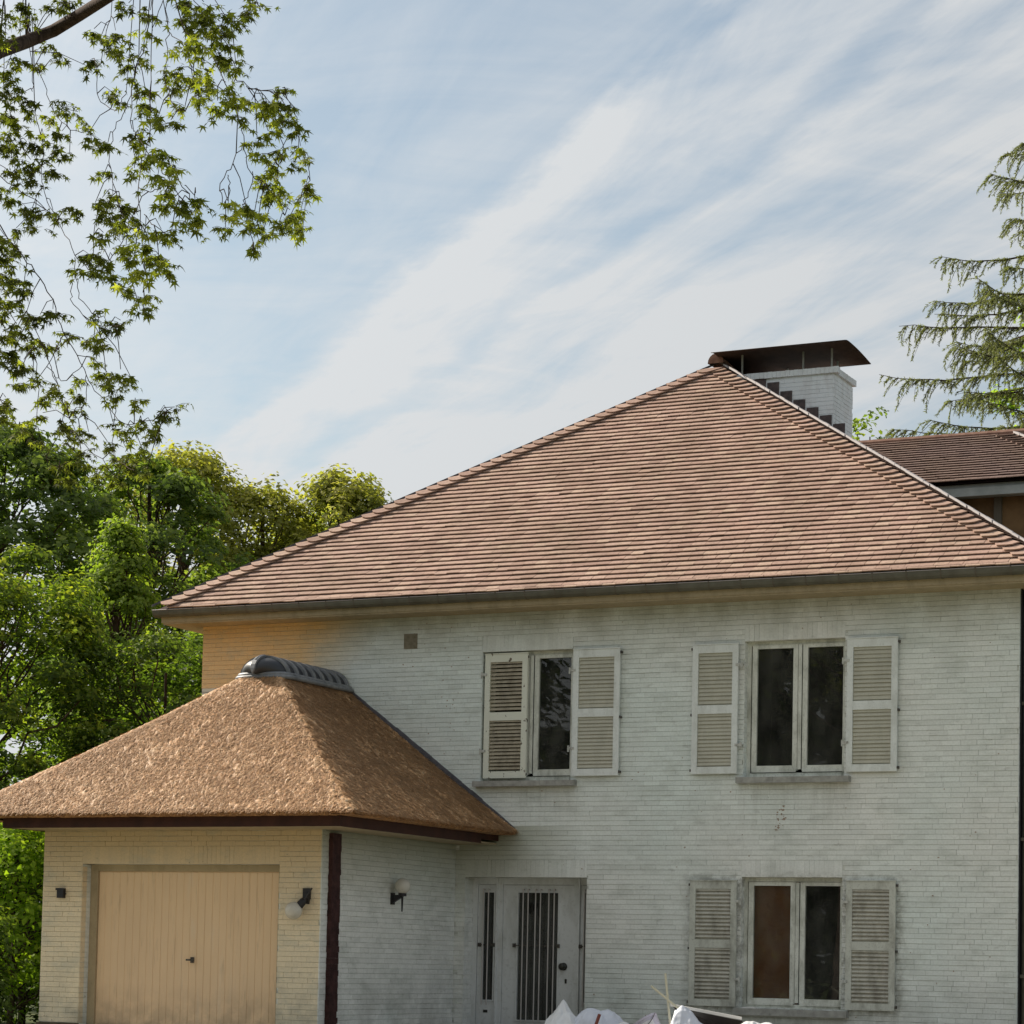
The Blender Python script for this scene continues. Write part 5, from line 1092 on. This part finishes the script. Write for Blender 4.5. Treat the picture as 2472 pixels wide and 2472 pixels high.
TWIGS=[(0.0313,[(6.27,-13.23,7.77),(5.77,-12.20,8.36),(5.49,-11.49,8.73),(5.53,-11.16,8.94),(5.92,-11.31,8.97),(6.77,-11.99,8.78),(7.42,-12.58,8.61),]),
(0.0044,[(7.63,-12.71,8.44),(7.60,-12.65,8.21),(7.87,-13.02,7.53),(8.11,-13.37,7.11),(8.32,-13.67,6.78),]),
(0.0044,[(7.59,-12.67,8.42),(7.51,-12.60,8.05),(7.32,-12.48,7.81),(7.32,-12.56,7.55),(7.11,-12.42,7.45),(7.14,-12.52,7.23),(7.40,-12.85,6.91),(7.93,-13.45,6.37),(8.21,-13.74,6.14),]),
(0.0035,[(7.43,-12.57,7.88),(7.36,-12.55,7.70),(7.67,-12.98,7.17),]),
(0.0035,[(7.84,-12.85,8.31),(7.78,-12.80,8.21),(7.65,-12.71,8.05),]),
(0.0035,[(7.96,-12.93,8.26),(7.95,-12.95,7.94),(8.25,-13.19,7.71),(8.57,-13.50,7.35),(8.74,-13.62,7.20),(8.86,-13.49,7.15),]),
(0.0044,[(8.23,-13.13,7.82),(8.56,-13.28,7.55),(8.88,-13.47,7.13),(9.02,-13.55,6.87),(9.09,-13.60,6.65),(9.03,-13.41,6.54),(8.73,-12.64,6.70),(8.40,-11.90,6.75),]),
(0.0035,[(8.73,-13.18,7.37),(8.71,-12.93,7.38),(8.68,-12.64,7.36),(8.66,-12.44,7.28),(8.63,-12.31,7.11),(8.68,-12.45,6.94),]),
(0.0027,[(8.73,-13.03,7.36),(8.67,-12.78,7.43),(8.52,-12.18,7.62),(8.51,-11.95,7.54),(8.52,-11.93,7.33),(8.40,-11.55,7.25),(8.30,-11.38,7.13),]),
(0.0027,[(9.08,-13.61,6.68),(9.24,-14.00,6.37),(9.32,-14.26,6.17),(9.29,-14.17,6.08),]),
(0.0027,[(9.26,-14.07,6.30),(9.25,-14.02,6.23),(9.26,-14.07,6.11),]),
(0.0027,[(9.02,-13.37,6.57),(9.02,-13.40,6.40),(9.05,-13.53,6.26),(8.87,-13.15,6.23),(8.66,-12.76,6.20),]),
(0.0035,[(8.14,-12.98,8.22),(8.31,-13.00,7.98),(8.47,-12.94,7.78),(8.67,-13.08,7.48),]),
(0.0027,[(8.35,-12.68,8.02),(8.26,-12.39,8.18),(8.06,-11.85,8.52),]),
(0.0027,[(8.00,-12.99,7.88),(8.12,-13.20,7.54),(8.31,-13.44,7.26),(8.66,-13.84,6.92),(8.79,-13.93,6.88),]),
(0.0027,[(6.59,-11.79,8.68),(6.46,-11.66,8.61),(6.33,-11.54,8.48),(6.27,-11.53,8.24),(6.53,-11.80,7.95),(7.08,-12.34,7.63),]),
(0.0044,[(5.92,-12.55,7.29),(5.86,-12.04,7.23),(6.08,-11.99,7.08),(6.54,-12.30,6.74),(6.92,-12.62,6.39),(7.28,-12.91,6.14),]),
(0.0053,[(6.23,-12.91,6.79),(6.40,-12.70,6.46),(6.52,-12.61,6.30),(6.66,-12.57,6.06),(6.68,-12.41,5.83),(6.68,-12.18,5.64),(6.66,-11.99,5.49),(6.83,-12.00,5.32),(7.08,-12.13,5.12),(7.58,-12.55,5.01),(8.09,-12.93,4.99),]),
(0.0035,[(5.47,-11.42,8.75),(5.34,-11.18,8.51),(5.34,-11.20,8.41),]),
(0.0027,[(5.36,-11.19,8.63),(5.36,-11.05,8.53),(5.47,-11.08,8.29),(5.81,-11.30,8.00),(6.31,-11.70,7.74),]),
(0.0035,[(5.39,-11.20,8.21),(5.52,-11.27,7.98),(5.83,-11.65,7.47),(6.08,-11.92,7.15),(6.35,-12.13,6.92),]),
(0.0027,[(7.77,-13.08,7.13),(8.24,-13.61,6.75),(8.76,-14.16,6.40),(9.11,-14.51,6.10),(9.25,-14.60,5.94),(9.34,-14.54,5.87),]),
(0.0035,[(8.19,-13.58,6.71),(8.41,-13.91,6.26),(8.56,-14.07,5.91),(8.54,-14.00,5.69),(8.27,-13.63,5.54),]),
(0.0027,[(8.34,-13.82,6.40),(8.65,-14.12,6.23),(8.87,-14.32,6.18),]),
(0.0027,[(6.92,-12.63,6.36),(6.98,-12.68,6.17),(7.03,-12.69,6.01),(7.26,-12.78,5.79),(7.26,-12.75,5.74),(7.74,-13.13,5.62),]),
(0.0027,[(6.91,-12.64,6.16),(6.88,-12.60,6.03),(7.05,-12.64,5.85),(7.41,-12.85,5.68),]),
(0.0027,[(8.59,-14.10,6.09),(8.85,-14.34,5.90),(9.11,-14.52,5.78),]),
(0.0027,[(8.07,-13.61,6.17),(7.95,-13.50,6.09),(7.67,-13.24,6.07),]),
(0.0035,[(6.62,-12.83,5.91),(6.50,-12.45,5.73),(6.33,-12.06,5.59),(6.13,-11.59,5.42),(6.09,-11.34,5.22),(6.33,-11.43,5.05),(6.85,-11.84,4.73),]),
(0.0027,[(6.67,-12.39,5.82),(6.44,-12.25,5.67),(6.30,-12.30,5.47),]),
(0.0027,[(6.33,-12.06,5.59),(6.37,-11.94,5.57),(6.64,-12.12,5.62),]),
(0.0035,[(6.66,-12.07,5.56),(6.50,-11.83,5.45),(6.23,-11.54,5.35),]),
(0.0027,[(7.02,-13.84,5.13),(6.13,-12.28,5.16),(5.90,-11.79,5.19),(5.68,-11.27,5.13),(5.67,-11.06,5.05),]),
(0.0027,[(6.51,-12.57,5.70),(6.23,-12.14,5.47),(5.91,-11.73,5.25),(5.86,-11.77,5.13),]),
(0.0027,[(7.20,-12.74,6.71),(7.30,-12.91,6.37),(7.30,-12.92,6.24),]),
(0.0027,[(7.22,-12.43,7.71),(7.04,-12.29,7.70),]),
(0.0027,[(9.24,-14.57,6.08),(9.34,-14.58,5.98),]),
(0.0027,[(9.00,-14.38,6.26),(9.28,-14.60,6.01),(9.33,-14.51,5.85),]),
(0.0035,[(6.99,-12.11,5.26),(6.81,-11.88,5.15),(6.78,-11.80,4.94),(7.27,-12.23,4.71),]),
(0.0035,[(6.38,-13.25,8.09),(5.82,-12.44,7.79),(6.35,-13.09,6.64),(7.08,-13.93,5.50),]),
(0.0035,[(5.85,-12.24,8.53),(5.59,-11.91,8.23),(5.47,-11.57,7.94),(5.65,-11.59,7.62),]),
(0.0035,[(5.71,-11.86,8.79),(5.56,-11.66,8.67),]),
]
def maple():
    r = empty('maple_tree', (4.6, -14.6, -.5)); tag(r, 'big maple at the left with thin branches of pointed leaves hanging over the sky', 'tree')
    base = Vector((4.6, -14.6, -.5)); mb = MB()
    mb.tube([base, base+Vector((.1, .1, 2.5)), base+Vector((.25, .3, 5.2)), base+Vector((.1, .7, 8.5)), base+Vector((.4, 1.2, 12))], [.42, .33, .29, .22, .10], 14); rel(obj('trunk', mb, M['bark']), r)
    L0 = TWIGS[0][1]; mb = MB(); pts = [base+Vector((.25, .3, 5.0))]+[Vector(p) for p in L0]; rr = [.12]+[.066-.0035*i for i in range(len(L0))]; mb.tube(pts, rr, 10)
    e = Vector(L0[-1]); mb.tube([e, e+Vector((.8, .3, .5)), e+Vector((1.8, .6, .6)), e+Vector((2.6, .8, .3))], [.045, .035, .02, .008], 8); rel(obj('limb', mb, M['bark'], smooth=True), r)
    LB = [Vector(p) for p in L0]+[e+Vector((.8, .3, .5)), e+Vector((1.8, .6, .6)), e+Vector((2.6, .8, .3))]
    tw = MB(); samples = []
    for w_, pts in TWIGS[1:]:      # strands that start above the picture spring from the limb or a side branch of it
        p = Vector(pts[0])
        if p.z > 7.6 or p.x < 5.9:
            q = min(LB, key=lambda l: (l-p).length) if p.z > 7.6 else base+Vector((.2, .6, min(11, p.z+2.2)))
            m_ = q.lerp(p, .5)+Vector((0, 0, .35)); tw.tube([q, q.lerp(m_, .6)+Vector((0, 0, .1)), m_, p], [w_*2.2, w_*1.8, w_*1.4, w_], 6)
    for w_, pts in TWIGS[1:]:
        P_ = [Vector(p) for p in pts]; out = [P_[0]]
        for i in range(len(P_)-1):      # Catmull-Rom through the points
            p0, p1, p2, p3 = P_[max(0, i-1)], P_[i], P_[i+1], P_[min(len(P_)-1, i+2)]
            for k in range(1, 5):
                t = k/4; out.append(.5*((2*p1)+(p2-p0)*t+(2*p0-5*p1+4*p2-p3)*t*t+(3*p1-p0-3*p2+p3)*t**3)+Vector((random.gauss(0, .008), random.gauss(0, .008), random.gauss(0, .008))))
        n = len(out); tw.tube(out, [max(.0032, w_*(1-.6*i/n)) for i in range(n)], 5); samples += out
    # thin twigs from the nearest strand into every leaf clump
    P = []; A = []; Nn = []; vy = []
    SA = np.array([tuple(s) for s in samples])
    extra = []      # the rest of the crown, round the trunk and above the limb
    for i in range(100):
        a = random.uniform(0, 2*pi); t = random.random(); R_ = 2.9*sqrt(random.uniform(.08, 1)); c = Vector((4.1+R_*cos(a)*.75-.5*t, -14.0+R_*sin(a)*1.2, 6.0+7.5*t))
        v = c-CAM; k = FW.dot(v)
        if RX.dot(v)/k > -.235 and UP.dot(v)/k < .36: continue
        extra.append((c.x, c.y, c.z, .42))
        if i % 2 == 0: s0 = base+Vector((.2, .6, min(11.5, c.z-.6))); tw.tube([s0, s0.lerp(c, .5)+Vector((0, 0, .25)), c], [.03, .018, .006], 5)
    for (x, y, z, rad) in CLUMPS+extra:
        c = Vector((x, y, z)); d = np.linalg.norm(SA-np.array((x, y, z+.15)), axis=1); s = Vector(SA[int(np.argmin(d))])
        if rad < .41 and (s-c).length < 1.6:
            mid = s.lerp(c, .5)+Vector((0, 0, .06)); tw.tube([s, mid, c+Vector((0, 0, rad*.5))], [.0042, .0034, .0028], 4)
        tone = random.gauss(.28+.34*max(0, min(1, (x-7.0)/1.8)), .14); n_ = int(22+rad*rad*1500*1.8)  # sunlight painted into tone: leaves brighter towards the right
        for i in range(max(2, n_//6)):      # a spray: a short twig with leaves in pairs
            p0 = c+Vector((random.gauss(0, .30)*rad, random.gauss(0, .5)*rad, random.gauss(.06, .28)*rad)); dv = Vector((random.gauss(0, .7), random.gauss(0, .7), random.gauss(-.25, .3))).normalized(); q = p0
            L_ = random.uniform(.05, .14); tw.tube([p0, p0+dv*L_*.5+Vector((0, 0, .01)), p0+dv*L_], [.0025, .002, .0015], 3, cap=False)
            for k in range(6):
                b = p0+dv*L_*(k/5)+Vector((random.gauss(0, .012), random.gauss(0, .012), 0)); a = random.uniform(0, 2*pi)
                P.append(tuple(b)); A.append((cos(a)*.85+dv.x*.6, sin(a)*.85+dv.y*.6, -.75+random.gauss(0, .35))); Nn.append((cos(a)*.45+random.gauss(0, .3), sin(a)*.45+random.gauss(0, .3), .85)); vy.append(tone+random.gauss(0, .20)-(.12 if random.random() < .5 else 0))
    rel(obj('twigs', tw, M['bark']), r)
    o = link('foliage', leaf_mesh('foliage', np.array(P), RNG.uniform(.040, .080, len(P)), np.array(Nn), 'maple', np.array(A), np.array(vy)), M['leaf_fg']); rel(o, r)
maple()

# trees across the garden behind the camera: they darken the windows
far = tree('garden_conifer', 'dark conifer in the row across the garden, seen only in the window panes', 'tree', (-14, -62, -.8), 17, 1.0, 3.6, 200, 9000, .42, 'leaf_d', 'conifers across the garden', prof='cone', csize=1.1, fill=.2)
for i in range(17):
    x = -34+i*4.4+random.uniform(-.6, .6); y = -60-random.uniform(0, 5); s = random.uniform(1.05, 1.35)
    c = far.copy(); COL.objects.link(c); c.location = (x, y, -.8); c.scale = (s, s, s); c.rotation_euler = (0, 0, i*1.3)
    for ch in far.children: d = ch.copy(); COL.objects.link(d); d.parent = c; d.matrix_parent_inverse = ch.matrix_parent_inverse.copy()
